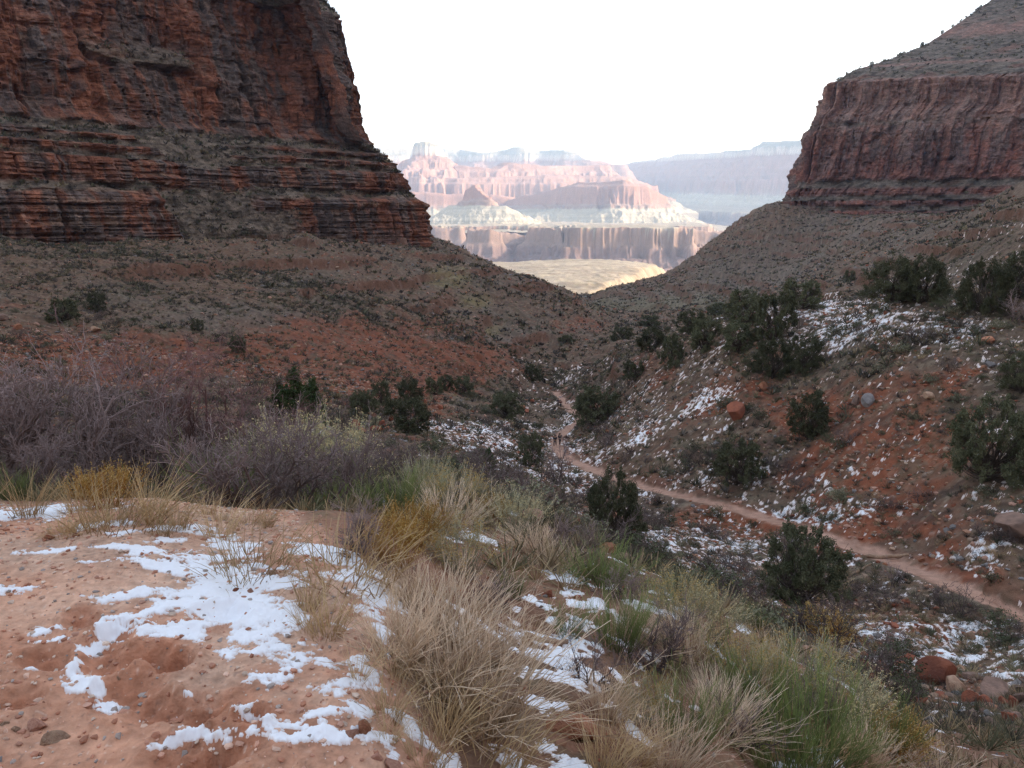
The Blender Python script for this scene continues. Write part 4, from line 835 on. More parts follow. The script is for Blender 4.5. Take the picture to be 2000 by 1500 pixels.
g = RS(123)
for i in range(60):
    P_ = trailS[g.randint(20, 150)]; k_ = np.where((trailS == P_).all(1))[0][0]; d_ = trailS[k_ + 1] - P_; nrm = np.array([-d_[1], d_[0]]) / np.hypot(d_[0], d_[1]); o_ = g.choice([-1, 1]) * g.uniform(.75, 1.15); x, y = P_[0] + nrm[0] * o_, P_[1] + nrm[1] * o_
    if y < 24: continue
    v, f = 0, 0; kk = ('t', i % 5)
    if kk not in RG:
        v, f = rock_geo(970 + i, 2, 8, .5); RG[kk] = mesh_np('rock', v, tris=f, smooth=False); RG[kk].materials.append(MR[['red', 'orange', 'tan', 'pink', 'brown'][i % 5]])
    o = bpy.data.objects.new('rock', RG[kk]); COL.objects.link(o); s_ = g.uniform(.09, .22); o.location = (x, y, float(gz(x, y)[0]) + s_ * .3); o.scale = (s_, s_, s_ * .8); o.rotation_euler = (g.uniform(-.4, .4), g.uniform(-.4, .4), g.uniform(0, 6)); tag(o, 'stone lining the edge of the trail', 'rock', 'stones along the trail')
# scattered rocks, each its own object, sizes falling off with distance
def sample(n, cond, seed, wfun=None):
    g = RS(seed); k = np.where(cond.ravel())[0]; dl = np.gradient(rows)[:, None] * np.ones_like(YY)
    w_ = (YY ** 2 * dl).ravel()[k]
    if wfun is not None: w_ = w_ * wfun.ravel()[k]
    idx = g.choice(k, n, replace=False, p=w_ / w_.sum()); return XX.ravel()[idx], YY.ravel()[idx], ZZ.ravel()[idx], idx, g
inview = (PX > -60) & (PX < 2060) & (PY > 380) & (PY < 1540)
notrail = (TD > 1.3)
okm = inview & notrail & (YY > 8) & (YY < 140)
xs, ys, zs, ii, g = sample(190, okm, 5, 1 / YY ** 1.7)
SG = [(rock_geo(950 + i, 2, 8, .5, (1, .8, .7), .03)) for i in range(5)]
SM = {}
for i in range(190):
    k_ = ['red', 'orange', 'tan', 'brown', 'grey', 'pink'][g.randint(6)]; v_ = g.randint(5)
    if (v_, k_) not in SM: me = mesh_np('rock', SG[v_][0], tris=SG[v_][1], smooth=False); me.materials.append(MR[k_]); SM[v_, k_] = me
    o = bpy.data.objects.new('rock', SM[v_, k_]); COL.objects.link(o); s_ = g.uniform(.08, .3) * (.6 + ys[i] / 90)
    o.location = (xs[i], ys[i], zs[i] + s_ * .25); o.scale = (s_, s_, s_ * .8); o.rotation_euler = (g.uniform(-.3, .3), g.uniform(-.3, .3), g.uniform(0, 6))
    tag(o, 'loose rock scattered among the scrub of the valley and hillside', 'rock', 'loose rocks on the slopes')
# gravel and scree too many to count
def cover_rocks(n, cond, wf, seed, smin, smax, sub=1):
    xs, ys, zs, ii, g = sample(n, cond, seed, wf); v, f = IC[sub]; V = v[None] * g.uniform(.55, 1.2, (n, len(v), 1)) * g.uniform(.6, 1.3, (n, 1, 3)) * [1, 1, .7]
    s_ = g.uniform(0, 1, n) ** 2.5 * (smax - smin) + smin
    if cond is not nearc: s_ = s_ * (.5 + ys / 110)
    V = V * s_[:, None, None] + np.stack([xs, ys, zs + s_ * .15], -1)[:, None]; Fq = f[None] + (np.arange(n) * len(v))[:, None, None]
    pal = np.array([[.28, .10, .06], [.36, .19, .12], [.40, .28, .20], [.19, .13, .10], [.24, .22, .21], [.45, .26, .19]] if cond is not nearc else [[.5, .26, .18], [.62, .42, .32], [.66, .52, .42], [.42, .20, .13], [.38, .33, .30], [.58, .34, .25]]); c = pal[g.randint(0, 6, n)] * g.uniform(.7, 1.15, (n, 1))
    return V.reshape(-1, 3), Fq.reshape(-1, 3), np.repeat(c, len(v), 0)
nearc = inview & (YY < 5.5) & (wb > .5)
gs_ = [cover_rocks(5000, nearc, None, 31, .0025, .017), cover_rocks(3500, inview & (YY < 12) & (wb < .5), None, 32, .01, .05),
       cover_rocks(20000, inview & notrail & (YY > 10) & (YY < 120), (.35 + wred + .5 * (reg > .3)) / YY, 33, .05, .26), cover_rocks(9000, inview & (YY > 90) & (YY < 420), .3 + wred, 34, .06, .25)]
n = 0; vv, ff, cc = [], [], []
for v, f, c in gs_: vv.append(v); ff.append(f + n); cc.append(c); n += len(v)
scree = mesh_np('gravel', np.concatenate(vv), tris=np.concatenate(ff), smooth=False, attrs={'Col': np.concatenate(cc)})
tag(obj('gravel', scree, terrain_mat('gravel_stone', var=.3, scales=(8, 40), bump=.4, bdist=.01)), 'loose gravel and scree strewn over the red soil', 'gravel', None, 'stuff')
print('rocks', time.time() - T0)

# ------------------------------------------------------------ near plants
for i, (a, b_, c, L_) in enumerate([(55, 1010, 905, 'tall tan grass clump at the far left end of the bench'), (150, 1000, 925, 'tan grass clump in front of the orange shrub on the left'), (235, 1030, 925, 'wispy tan grass clump on the bench edge right of the orange shrub'),
    (300, 1025, 890, 'tallest tan grass clump on the bench edge'), (345, 1035, 935, 'tan grass clump just right of the tallest one on the bench edge'), (430, 1052, 960, 'leaning tan grass clump below the dark bare shrub'), (492, 1120, 1020, 'spreading golden grass clump in the snow'),
    (600, 1185, 1050, 'big golden grass clump rising from the snow edge'), (640, 1240, 1110, 'second big golden grass clump just in front of the first'), (600, 1225, 1160, 'low golden grass tuft left of the big clumps'), (680, 1130, 1000, 'tall grass clump behind the snow beside the dark shrub'),
    (700, 1330, 1230, 'grass tuft at the right snow edge'), (760, 1400, 1290, 'grass clump between the snow and the large dead shrub'), (830, 1500, 1390, 'grass clump at the bottom edge left of centre'), (930, 1500, 1370, 'grass clump at the bottom edge under the large dead shrub'), (1010, 1500, 1400, 'dense straw grass at the bottom edge by the snow patch'),
    (1180, 1500, 1390, 'straw grass clump at the bottom edge right of the orange slab'), (1250, 1495, 1400, 'straw grass clump at the bottom edge left of the pale dead shrub'), (1560, 1030 + 465, 1400, 'straw grass at the bottom edge among the green shrubs'), (870, 1440, 1300, 'thin grass clump in front of the large dead shrub')]):
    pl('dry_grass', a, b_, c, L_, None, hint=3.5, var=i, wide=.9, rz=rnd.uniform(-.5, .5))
g = RS(77)
for i in range(34):      # smaller tufts along the edge of the bench and down the bank
    u = i / 34; a = g.uniform(120, 560) if u < .3 else (g.uniform(640, 900) if u < .6 else g.uniform(850, 1700)); b_ = g.uniform(1000, 1048) if u < .3 else (g.uniform(1150, 1490) if u < .6 else g.uniform(1150, 1500))
    if 300 < a < 700 and b_ > 1060: continue
    pl('dry_grass', a, b_, b_ - g.uniform(35, 75), 'small tuft of dry grass among larger plants at the edge of the bench', 'small dry grass tufts', hint=4, wide=1.0, rz=g.uniform(-.8, .8))
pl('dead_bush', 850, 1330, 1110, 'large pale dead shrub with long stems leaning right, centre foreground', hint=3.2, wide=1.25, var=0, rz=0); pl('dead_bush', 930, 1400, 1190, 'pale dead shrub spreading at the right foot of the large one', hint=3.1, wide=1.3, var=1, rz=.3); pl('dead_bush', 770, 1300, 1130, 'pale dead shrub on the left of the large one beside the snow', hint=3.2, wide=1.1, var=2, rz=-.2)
pl('dead_bush', 1400, 1540, 1330, 'pinkish dead shrub at the bottom edge right of centre', hint=3.6, wide=1.3, var=1, rz=.2, Y=3.6); pl('dead_bush', 1040, 1080, 1000, 'brown dead shrub next to the blue green rabbitbrush', hint=7, wide=1.4, var=2); pl('dead_bush', 1090, 1110, 1050, 'small greyish dead shrub at the foot of the brown one', hint=6.5, wide=1.4, var=0)
pl('dead_bush', 870, 1040, 940, 'pale dead stems behind the green shrub on the bank', hint=7, wide=1.2, var=1); pl('dead_bush', 1330, 1290, 1180, 'pale dead shrub among the rabbitbrush on the right bank', hint=5, wide=1.2, var=2); pl('dead_bush', 1820, 1545, 1450, 'dull dead shrub at the bottom right corner', Y=4.6, wide=1.6, var=0); pl('dead_bush', 1690, 1530, 1410, 'tan dead shrub at the bottom edge before the boulders', Y=4.2, wide=1.3, var=2)
pl('green_bush', 770, 1010, 905, 'dark green broomlike shrub left of the rabbitbrush', hint=6, wide=1.25, var=0); pl('green_bush', 1175, 1150, 1062, 'bright green rounded broomlike shrub on the bank', hint=6, wide=1.7, var=1); pl('green_bush', 1205, 1270, 1135, 'tall dark green broomlike shrub below the bright rounded one', hint=4.8, wide=.95, var=2)
pl('green_bush', 1110, 1240, 1175, 'low green shrub above the dead branch', hint=5, wide=1.3, var=0); pl('green_bush', 1000, 1170, 1105, 'small green shrub right of the large dead shrub', hint=5, var=1); pl('green_bush', 1340, 1470, 1330, 'bright green shrub on the lower right bank', hint=3.8, wide=1.3, var=0); pl('green_bush', 1480, 1420, 1270, 'broad dark green shrub in the middle of the right bank', hint=4.2, wide=1.3, var=1)
pl('green_bush', 1590, 1500, 1310, 'tall olive green shrub on the lower right bank', hint=4.2, wide=1.1, var=2); pl('green_bush', 1720, 1470, 1350, 'green shrub above the boulders side of the bank', hint=5, wide=1.3, var=0); pl('green_bush', 1465, 1225, 1180, 'soft green mound shrub at the crest of the right bank', hint=6.5, wide=1.6, var=1); pl('green_bush', 1520, 1540, 1400, 'green shrub at the bottom edge left of the olive one', Y=3.6, wide=1.4, var=2)
pl('green_bush', 430, 960, 860, 'green shrub inside the bare twigs left of centre', Y=8, wide=1.2, var=1); pl('green_bush', 15, 985, 915, 'dark green shrub at the left edge of the bench', Y=6.6, wide=1.8, var=0); pl('green_bush', 640, 1000, 930, 'faint green shrub behind the dark bare shrub', Y=8, wide=1.3, var=2); pl('green_bush', 1640, 1540, 1410, 'dark green shrub at the bottom edge right of the olive one', Y=4, wide=1.5, var=1)
pl('rabbitbrush', 900, 1120, 1015, 'greenish rabbitbrush with yellow heads above the large dead shrub', hint=5.6, wide=1.5, var=0); pl('rabbitbrush', 830, 985, 885, 'tall pale rabbitbrush left of the greyer one', hint=8, wide=1.1, var=1); pl('rabbitbrush', 895, 1000, 915, 'grey green rabbitbrush with cream heads', hint=8, wide=1.3, var=2); pl('rabbitbrush', 1005, 1035, 958, 'blue green rounded rabbitbrush beside the small orange shrub', hint=8, wide=1.4, var=1)
pl('rabbitbrush', 1320, 1210, 1125, 'rabbitbrush with yellow heads at the crest of the right bank', hint=6, wide=1.5, var=0); pl('rabbitbrush', 1385, 1260, 1155, 'pale rabbitbrush right of the crest one', hint=5.6, wide=1.3, var=1); pl('rabbitbrush', 1560, 1360, 1255, 'rabbitbrush with golden heads on the right bank', hint=5.2, wide=1.4, var=2); pl('rabbitbrush', 1640, 1420, 1310, 'pale dense rabbitbrush right of the golden headed one', hint=5, wide=1.3, var=1); pl('rabbitbrush', 560, 850, 795, 'cream topped rabbitbrush behind the bare shrubs', Y=14, wide=1.0, var=1); pl('rabbitbrush', 640, 855, 800, 'cream topped rabbitbrush right of its twin behind the bare shrubs', Y=14, wide=1.0, var=1)
pl('rabbitbrush', 1450, 1340, 1240, 'grey stemmed rabbitbrush between the green shrubs of the bank', hint=4.8, wide=1.1, var=0); pl('rabbitbrush', 1250, 1420, 1310, 'small rabbitbrush right of the orange slab', hint=3.8, wide=1, var=0)
pl('orange_shrub', 800, 1060, 970, 'bright orange shrub between the green shrub and rabbitbrush', hint=6, wide=1.1, var=0); pl('orange_shrub', 770, 1100, 1010, 'orange shrub at the left foot of the bright one', hint=5, wide=1, var=1); pl('orange_shrub', 205, 990, 905, 'orange shrub leaning in front of the grey bare shrubs on the left', hint=5.6, wide=1.0, var=1); pl('orange_shrub', 965, 1010, 960, 'small orange shrub left of the blue green rabbitbrush', hint=8, var=0)
pl('orange_shrub', 1608, 1260, 1195, 'rusty orange bush on the valley floor by two boulders', hint=24, wide=1.5, var=0); pl('orange_shrub', 1740, 1470, 1390, 'orange tinted shrub on the lower right bank', Y=4.8, wide=1, var=1)
for a, b_, c, w_, v_, L_ in [(880, 1240, 1090, 1.1, 1, 'upper pale dead shrub above the large centre one'), (800, 1180, 1070, 1.0, 2, 'pale dead shrub between the orange shrubs and the large centre one'), (960, 1300, 1170, 1.0, 2, 'upright pale dead shrub right of the large centre one'),
    (1180, 1400, 1300, .9, 0, 'dark stemmed dead shrub right of the orange slab'), (1300, 1520, 1390, 1.1, 0, 'brown dead shrub at the bottom edge beside the pinkish one'), (1500, 1330, 1240, 1.0, 1, 'pale dead shrub at the middle of the right bank'), (1610, 1300, 1250, 1.2, 2, 'dead shrub at the crest of the right bank'), (1400, 1400, 1290, 1.0, 2, 'tan dead shrub above the pinkish bottom one'), (1240, 1250, 1170, 1.0, 1, 'dead shrub between the tall green shrub and the crest')]:
    pl('dead_bush', a, b_, c, L_, None, hint=4, wide=w_, var=v_)
for a, b_, c, v_, L_ in [(960, 1200, 1120, 1, 'bare twigs right above the large centre dead shrub'), (1150, 1330, 1240, 2, 'bare dark twigs over the snow right of the dead branch'), (1280, 1300, 1200, 0, 'bare dark twigs beside the tall green shrub'), (1430, 1460, 1350, 2, 'bare twigs behind the pinkish dead shrub'), (1600, 1400, 1300, 1, 'bare twigs between the rabbitbrush'), (700, 1080, 990, 0, 'dark bare twigs at the end of the snow'), (1220, 1180, 1110, 1, 'small bare twigs behind the bright green shrub')]:
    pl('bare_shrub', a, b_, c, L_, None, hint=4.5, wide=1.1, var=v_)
for a, y_, c, w_, v_, L_ in [(-20, 8.5, 715, 1.1, 0, 'grey bare shrub at the far left edge'), (60, 10, 700, 1.0, 1, 'tall grey bare shrub second from the left edge'), (150, 9, 718, 1.15, 2, 'dense purplish bare shrub in the left thicket'), (230, 11, 705, 1.0, 0, 'grey bare shrub in the middle of the left thicket'), (100, 7.6, 840, 1.3, 1, 'low grey bare shrub at the front of the left thicket'),
    (250, 8, 830, 1.2, 2, 'low dark bare shrub behind the orange shrub'), (310, 10, 790, .95, 1, 'grey bare shrub at the right end of the left thicket'), (10, 7, 880, 1.2, 2, 'low dark bare shrub at the left edge'), (505, 6.6, 830, 1.25, 0, 'big dark crooked bare shrub left of centre'), (600, 7.4, 850, 1.1, 2, 'bare shrub right of the big crooked one'), (430, 7.6, 865, 1.1, 1, 'bare shrub left of the big crooked one'),
    (560, 9.5, 790, 1.05, 1, 'reddish bare shrub behind the big crooked one'), (650, 8.6, 850, 1.1, 0, 'fine bare shrub before the cream topped rabbitbrush'), (700, 10, 880, 1.1, 2, 'bare shrub left of the dark green broomlike shrub'), (1120, 7.2, 1010, 1.2, 1, 'small dark bare shrub beside the large valley juniper'), (730, 5.2, 1060, 1.1, 2, 'dark bare twigs behind the tall grass at the snow end'), (1560, 4.4, 1330, .9, 0, 'bare shrub among the green shrubs of the right bank'),
    (1750, 4.9, 1440, 1.1, 1, 'grey bare shrub near the bottom right'), (1880, 5.3, 1478, 1.1, 2, 'grey bare shrub at the bottom right below the rock pile'), (1960, 5.6, 1490, 1.0, 0, 'grey bare shrub in the bottom right corner')]:
    pl('bare_shrub', a, 1000, c, L_, None, Y=y_, wide=w_, var=v_)
pl('bare_tree', 372, 900, 650, 'bare reddish tree with several trunks standing against the red slope', Y=19, wide=1.15, var=0, rz=.4); pl('bare_tree', 545, 900, 760, 'thin bare reddish tree right of the taller one', Y=16, wide=1.0, var=0, rz=2.)
pl('bare_tree', 1088, 945, 830, 'thin leafless tree beside the trail bend', hint=68, wide=.8, var=1); pl('bare_tree', 1745, 1120 + 45, 1080, 'thin leafless tree below the log step', hint=38, wide=.9, var=1); pl('bare_tree', 1052, 915, 860, 'leafless tree on the snow flat left of the trail', hint=75, wide=1.2, var=1); pl('bare_tree', 1560, 640, 588, 'leafless grey tree on the ridge before the junipers', hint=88, wide=1, var=1); pl('bare_tree', 1985, 620, 560, 'leafless grey tree at the right end of the ridge', hint=72, wide=1.3, var=1)

# ------------------------------------------------------------ junipers
for a, b_, c, wp, hnt, k_, L_ in [(125, 632, 583, 62, 115, 'juniper_tree', 'round dark juniper on the left slope'), (190, 603, 570, 38, 128, 'juniper_tree', 'smaller juniper above and right of the round one on the left slope'), (465, 692, 655, 34, 125, 'juniper_tree', 'small juniper at the top of the red bank'), (385, 645, 622, 26, 130, 'juniper_tree', 'bushy little juniper on the middle of the left slope'),
    (578, 840, 722, 60, 45, 'cone_juniper', 'bright green pointed juniper behind the bare shrubs'), (548, 835, 745, 30, 45, 'cone_juniper', 'narrow pointed juniper left of the bright one'), (612, 835, 740, 40, 46, 'cone_juniper', 'second pointed juniper at the right of the bright one'), (710, 815, 762, 60, 80, 'juniper_tree', 'dark juniper at the left end of the wash'), (745, 790, 742, 40, 95, 'juniper_tree', 'slim juniper above the wash rocks'),
    (800, 850, 775, 90, 75, 'juniper_tree', 'broad dark juniper in front of the wash'), (800, 790, 740, 50, 100, 'juniper_tree', 'juniper behind the broad dark one'), (985, 815, 765, 66, 105, 'juniper_tree', 'dark round juniper on the valley flat left of the trail'), (905, 765, 735, 40, 135, 'juniper_tree', 'juniper at the foot of the red bank'), (850, 770, 738, 36, 130, 'juniper_tree', 'small juniper left along the foot of the red bank'), (872, 760, 732, 34, 138, 'juniper_tree', 'small dim juniper between two at the foot of the red bank'),
    (955, 922, 875, 40, 62, 'cone_juniper', 'small conical juniper on the snow flat'), (1035, 915, 845, 50, 75, 'juniper_tree', 'loose green juniper near the trail bend'), (1105, 675, 655, 44, 250, 'juniper_tree', 'dark juniper down the valley on the left'), (1040, 745, 715, 44, 170, 'juniper_tree', 'hazy juniper at the head of the trail'), (1163, 830, 755, 90, 118, 'juniper_tree', 'big dim juniper on the hillside beyond the trail'),
    (1197, 1062, 925, 115, 44, 'fine_juniper', 'tall dark juniper in the middle of the valley floor'), (1560, 1190, 1030, 170, 31, 'fine_juniper', 'wide juniper with bare lower twigs below the trail'), (1740, 597, 497, 100, 78, 'fine_juniper', 'left one of the twin junipers on the ridge crest'), (1798, 590, 502, 90, 79, 'fine_juniper', 'right one of the twin junipers on the ridge crest'), (1920, 605, 508, 96, 73, 'fine_juniper', 'dark juniper right of the twin junipers on the ridge'), (1990, 585, 492, 84, 74, 'juniper_tree', 'juniper cut off by the right edge on the ridge'),
    (1565, 608, 546, 78, 92, 'juniper_tree', 'juniper on the ridge left of the twin junipers'), (1452, 640, 568, 76, 98, 'juniper_tree', 'rounded juniper on the ridge with clear trunks'), (1508, 662, 572, 80, 92, 'juniper_tree', 'tall juniper just below the ridge beside the rounded one'), (1348, 655, 605, 66, 112, 'juniper_tree', 'juniper near the low left end of the ridge'), (1375, 690, 620, 60, 104, 'juniper_tree', 'juniper in front of the one at the low left end'), (1440, 685, 628, 64, 98, 'juniper_tree', 'grey green juniper below the rounded one'), (1272, 690, 640, 56, 122, 'juniper_tree', 'juniper at the lower tip of the ridge'),
    (1312, 715, 655, 54, 112, 'juniper_tree', 'narrow juniper below the low ridge end'), (1240, 742, 705, 46, 130, 'juniper_tree', 'small juniper halfway down the far hillside'), (1215, 670, 636, 46, 165, 'juniper_tree', 'juniper above the valley bottom at the ridge tip'), (1270, 645, 615, 44, 150, 'juniper_tree', 'far juniper behind the ridge tip'), (1410, 620, 590, 60, 120, 'juniper_tree', 'juniper half hidden behind the ridge'),
    (1508, 735, 662, 76, 80, 'fine_juniper', 'dark lumpy juniper on the open hillside'), (1570, 722, 650, 70, 82, 'fine_juniper', 'lumpy juniper right beside the dark one on the hillside'), (1578, 850, 765, 76, 66, 'juniper_tree', 'loose greyish juniper low on the hillside'), (1440, 945, 860, 105, 58, 'juniper_tree', 'spreading green juniper above the trail'), (1925, 950, 785, 160, 46, 'fine_juniper', 'largest dark juniper on the right hillside'), (1992, 770, 680, 80, 58, 'fine_juniper', 'dark juniper at the right edge above the largest one'),
    (1660, 545, 528, 22, 240, 'juniper_tree', 'tiny juniper on the far slope behind the ridge')]:
    p = at(a, b_, hnt); _, tt = ray(a, c); h = float(tt) * p.y - p.z; vi = rnd.randrange(len(PROT[k_]))
    plant(k_, p, h, L_, 'junipers of the canyon', wide=min(1.7, max(.55, (wp * p.y / F) / (h * PROT[k_][vi][1]))) if k_ != 'cone_juniper' else 1.0, var=vi)
for a, b_, sz in [(1697, 129, 4.5), (1722, 124, 3), (1752, 114, 3.5), (1795, 99, 5), (1832, 90, 4.5), (1852, 82, 3.5), (1905, 55, 4), (1932, 32, 4.5), (1953, 16, 4)]:
    s0, t0 = ray(a, b_)
    Ysk = {1697: 725, 1722: 727}.get(a, 730)
    k = None; vsel = (np.abs(RWX / RWY - float(s0)) < .0035); 
    if vsel.any():
        tt = np.where(vsel, RWZ / RWY, -9); k = np.unravel_index(tt.argmax(), tt.shape)
        plant('juniper_tree', Vector((RWX[k], RWY[k], RWZ[k] - .5)), sz, 'tiny pine on the skyline of the right cliff slope', 'skyline trees', wide=.7)
print('plants', time.time() - T0)

# ------------------------------------------------------------ mid-distance shrubs, one object each
cw = (okm & (YY > 12) & (YY < 150)) & ~((PX > 1770) & (PY > 1280) & (PY < 1490)) & ~((np.abs(PX - 1090) < 30) & (PY > 770) & (PY < 890))
for kind, n_, seed, wf, (h0, h1), lab, grp in [
    ('round_bush', 170, 81, (.4 + (S > .2)) / YY ** 1.2, (.35, .85), 'low dark green bush on the hillside or valley floor', 'dark green bushes'), ('sagebrush', 130, 82, (.5 + (PY < 800)) / YY ** 1.2, (.3, .7), 'low grey green bush between the snow patches', 'grey green bushes'),
    ('twig_bush', 210, 83, (.5 + (PY > 800)) / YY ** 1.4, (.5, 1.15), 'leafless greyish bush on the valley floor or lower hillside', 'leafless bushes'), ('dry_grass', 100, 84, 1 / YY ** 1.5, (.25, .5), 'straw coloured grass tuft between the shrubs of the valley', 'straw grass tufts')]:
    xs, ys, zs, ii, g = sample(n_, cw, seed, wf)
    for i in range(n_):
        plant(kind, Vector((xs[i], ys[i], zs[i] - .03)), g.uniform(h0, h1) * (1 + ys[i] / 160), lab, grp, wide=g.uniform(.9, 1.5))

# ------------------------------------------------------------ scrub that nobody could count
def tufts(n, cond, wf, seed, hmin, hmax, nb, pal, lw=.25, grow=0.0):
    xs, ys, zs, ii, g = sample(n, cond, seed, wf); h = g.uniform(0, 1, n) ** 2.4 * (hmax * 1.3 - hmin) + hmin; h = h * (1 + ys * grow)
    a = g.uniform(0, 6.283, (n, nb)); el = g.uniform(.25, 1.35, (n, nb)); d = np.stack([np.cos(a) * np.cos(el), np.sin(a) * np.cos(el), np.sin(el)], -1)
    p0 = np.stack([xs, ys, zs], -1)[:, None] + d * [1, 1, .4] * (h[:, None, None] * g.uniform(0, .45, (n, nb, 1)))
    ln = h[:, None, None] * g.uniform(.45, .9, (n, nb, 1)); sd = np.cross(d, g.normal(size=(n, nb, 3))); sd /= np.linalg.norm(sd, axis=2, keepdims=True) + 1e-9
    v = np.stack([p0 - sd * ln * lw * .5, p0 + sd * ln * lw * .5, p0 + d * ln + sd * ln * lw * .3, p0 + d * ln - sd * ln * lw * .3], 2).reshape(-1, 3)
    pal = np.array(pal); c = pal[g.randint(0, len(pal), n)] * g.uniform(.7, 1.3, (n, 1)); c = np.repeat(c, nb * 4, 0) * np.repeat(g.uniform(.75, 1.25, (n * nb, 1)), 4, 0)
    return v, np.arange(n * nb * 4).reshape(-1, 4), c
PG = [(.075, .080, .055), (.10, .10, .065), (.085, .075, .065), (.065, .055, .05), (.15, .14, .09), (.22, .18, .11), (.12, .105, .09)]
PS = [(.34, .26, .15), (.28, .21, .13), (.18, .17, .10), (.12, .12, .07)]
scov = ss(-.2, .4, fbm(XX / 7, YY / 7, o=4, seed=91, g=.6)) * ss(-.7, .2, fbm(XX / 40, YY / 40, o=3, seed=92)) + .15
tf = [tufts(9000, inview & notrail & (YY > 36) & (YY < 75) & (TD > 1.1), scov / YY, 41, .07, .42, 40, PG, .06), tufts(7000, inview & notrail & (YY > 9) & (YY < 38) & (TD > 1.1), scov / YY, 49, .05, .30, 70, PG, .028), tufts(4500, inview & notrail & (YY > 5.5) & (YY < 40) & (wb < .3), 1 / YY, 42, .10, .28, 34, PS, .05),
      tufts(9000, inview & notrail & (YY > 20) & (YY < 110) & (TD > 1.6), (.25 + ss(0, .4, fbm(XX / 5, YY / 5, o=3, seed=93))) / YY, 48, .08, .32, 24, PS, .09),
      tufts(34000, inview & notrail & (YY > 60) & (YY < 240), scov * (1 - .5 * wred), 43, .18, .75, 18, PG, .15), tufts(42000, inview & (YY > 200) & (YY < 900), scov, 44, .35, 1.2, 10, PG, .32, .0004), tufts(9000, inview & notrail & (YY > 60) & (YY < 240), scov / YY ** .5, 45, .15, .45, 14, PS, .17)]
n = 0; vv, ff, cc = [], [], []
for v, f, c in tf: vv.append(v); ff.append(f + n); cc.append(c); n += len(v)
# scrub on the ledges of the two walls
for (WX, WY, WZ, WC, nn, sd_, hmx) in [(LWX, LWY, LWZ, LWC, 9000, 46, 2.2), (RWX, RWY, RWZ, RWC, 7000, 47, 3.4)]:
    g = RS(sd_); k = np.where((WC.ravel() < .5) & (WY.ravel() > 40) & (WX.ravel() > -.75 * WY.ravel()))[0]; k = g.choice(k, nn, replace=True)
    h = g.uniform(0, 1, nn) ** 2 * (hmx - .5) + .5; nb = 8; a = g.uniform(0, 6.283, (nn, nb)); el = g.uniform(.2, 1.3, (nn, nb)); d = np.stack([np.cos(a) * np.cos(el), np.sin(a) * np.cos(el), np.sin(el)], -1)
    p0 = np.stack([WX.ravel()[k], WY.ravel()[k], WZ.ravel()[k]], -1)[:, None] + d * h[:, None, None] * .3; sd = np.cross(d, g.normal(size=(nn, nb, 3))); sd /= np.linalg.norm(sd, axis=2, keepdims=True) + 1e-9; ln = h[:, None, None] * .6
    v = np.stack([p0 - sd * ln * .25, p0 + sd * ln * .25, p0 + d * ln + sd * ln * .15, p0 + d * ln - sd * ln * .15], 2).reshape(-1, 3)
    c = np.repeat(np.array(PG)[g.randint(0, len(PG), nn)], nb * 4, 0); vv.append(v); ff.append(np.arange(nn * nb * 4).reshape(-1, 4) + n); cc.append(c); n += len(v)
sm_ = terrain_mat('scrub_leaves', var=.25, scales=(.5, 3), bump=0)
tag(obj('scrub', mesh_np('scrub', np.concatenate(vv), quads=np.concatenate(ff), smooth=False, attrs={'Col': np.concatenate(cc)}), sm_), 'low desert scrub dotting the slopes and ledges', 'scrub', None, 'stuff')
print('scrub', time.time() - T0)

# ------------------------------------------------------------ logs and dead branches
MW = plain_mat('weathered_wood', (.36, .24, .16), (.24, .15, .10), 12, bump=.5)
def log(p0, p1, r, label, nm='log', cat='log', lift=.3):
    a, b_ = Vector(p0), Vector(p1); n_ = 9; P = np.array([[a.lerp(b_, i / (n_ - 1))[j] for j in range(3)] for i in range(n_)]); P += RS(int(r * 1e4)).normal(0, r * .25, P.shape)
    for q_ in P: q_[2] = max(q_[2], float(gz(q_[0], q_[1])[0]) + r * lift)
    v, q_ = tube_geo(P[None], (r * np.linspace(1, .75, n_))[None], 9); ctr = P.mean(0)
    n0 = len(v); v = np.concatenate([v, [P[0], P[-1]]]); t = [(n0, (j + 1) % 9, j) for j in range(9)] + [(n0 + 1, n0 - 9 + j, n0 - 9 + (j + 1) % 9) for j in range(9)]
    o = obj(nm, mesh_np(nm, v - ctr, quads=q_, tris=t), MW, None, tuple(ctr)); return tag(o, label, cat)
log(at(1690, 1096, 41), at(1772, 1093, 41), .13, 'log step laid across the near trail', 'log'); log(at(1092, 797, 165), at(1115, 800, 160), .16, 'log step across the far trail near two hikers', 'log')
log(at(1030, 1238), at(1112, 1254), .022, 'pale dead branch lying on snow on the bank', 'dead_branch', 'branch', .6); log(at(1400, 1062, 45), at(1430, 1058, 45), .06, 'short weathered log lying on the valley rocks', 'log')
log(at(1655, 1135, 37), at(1700, 1118, 38), .08, 'half buried log below the near trail', 'log')

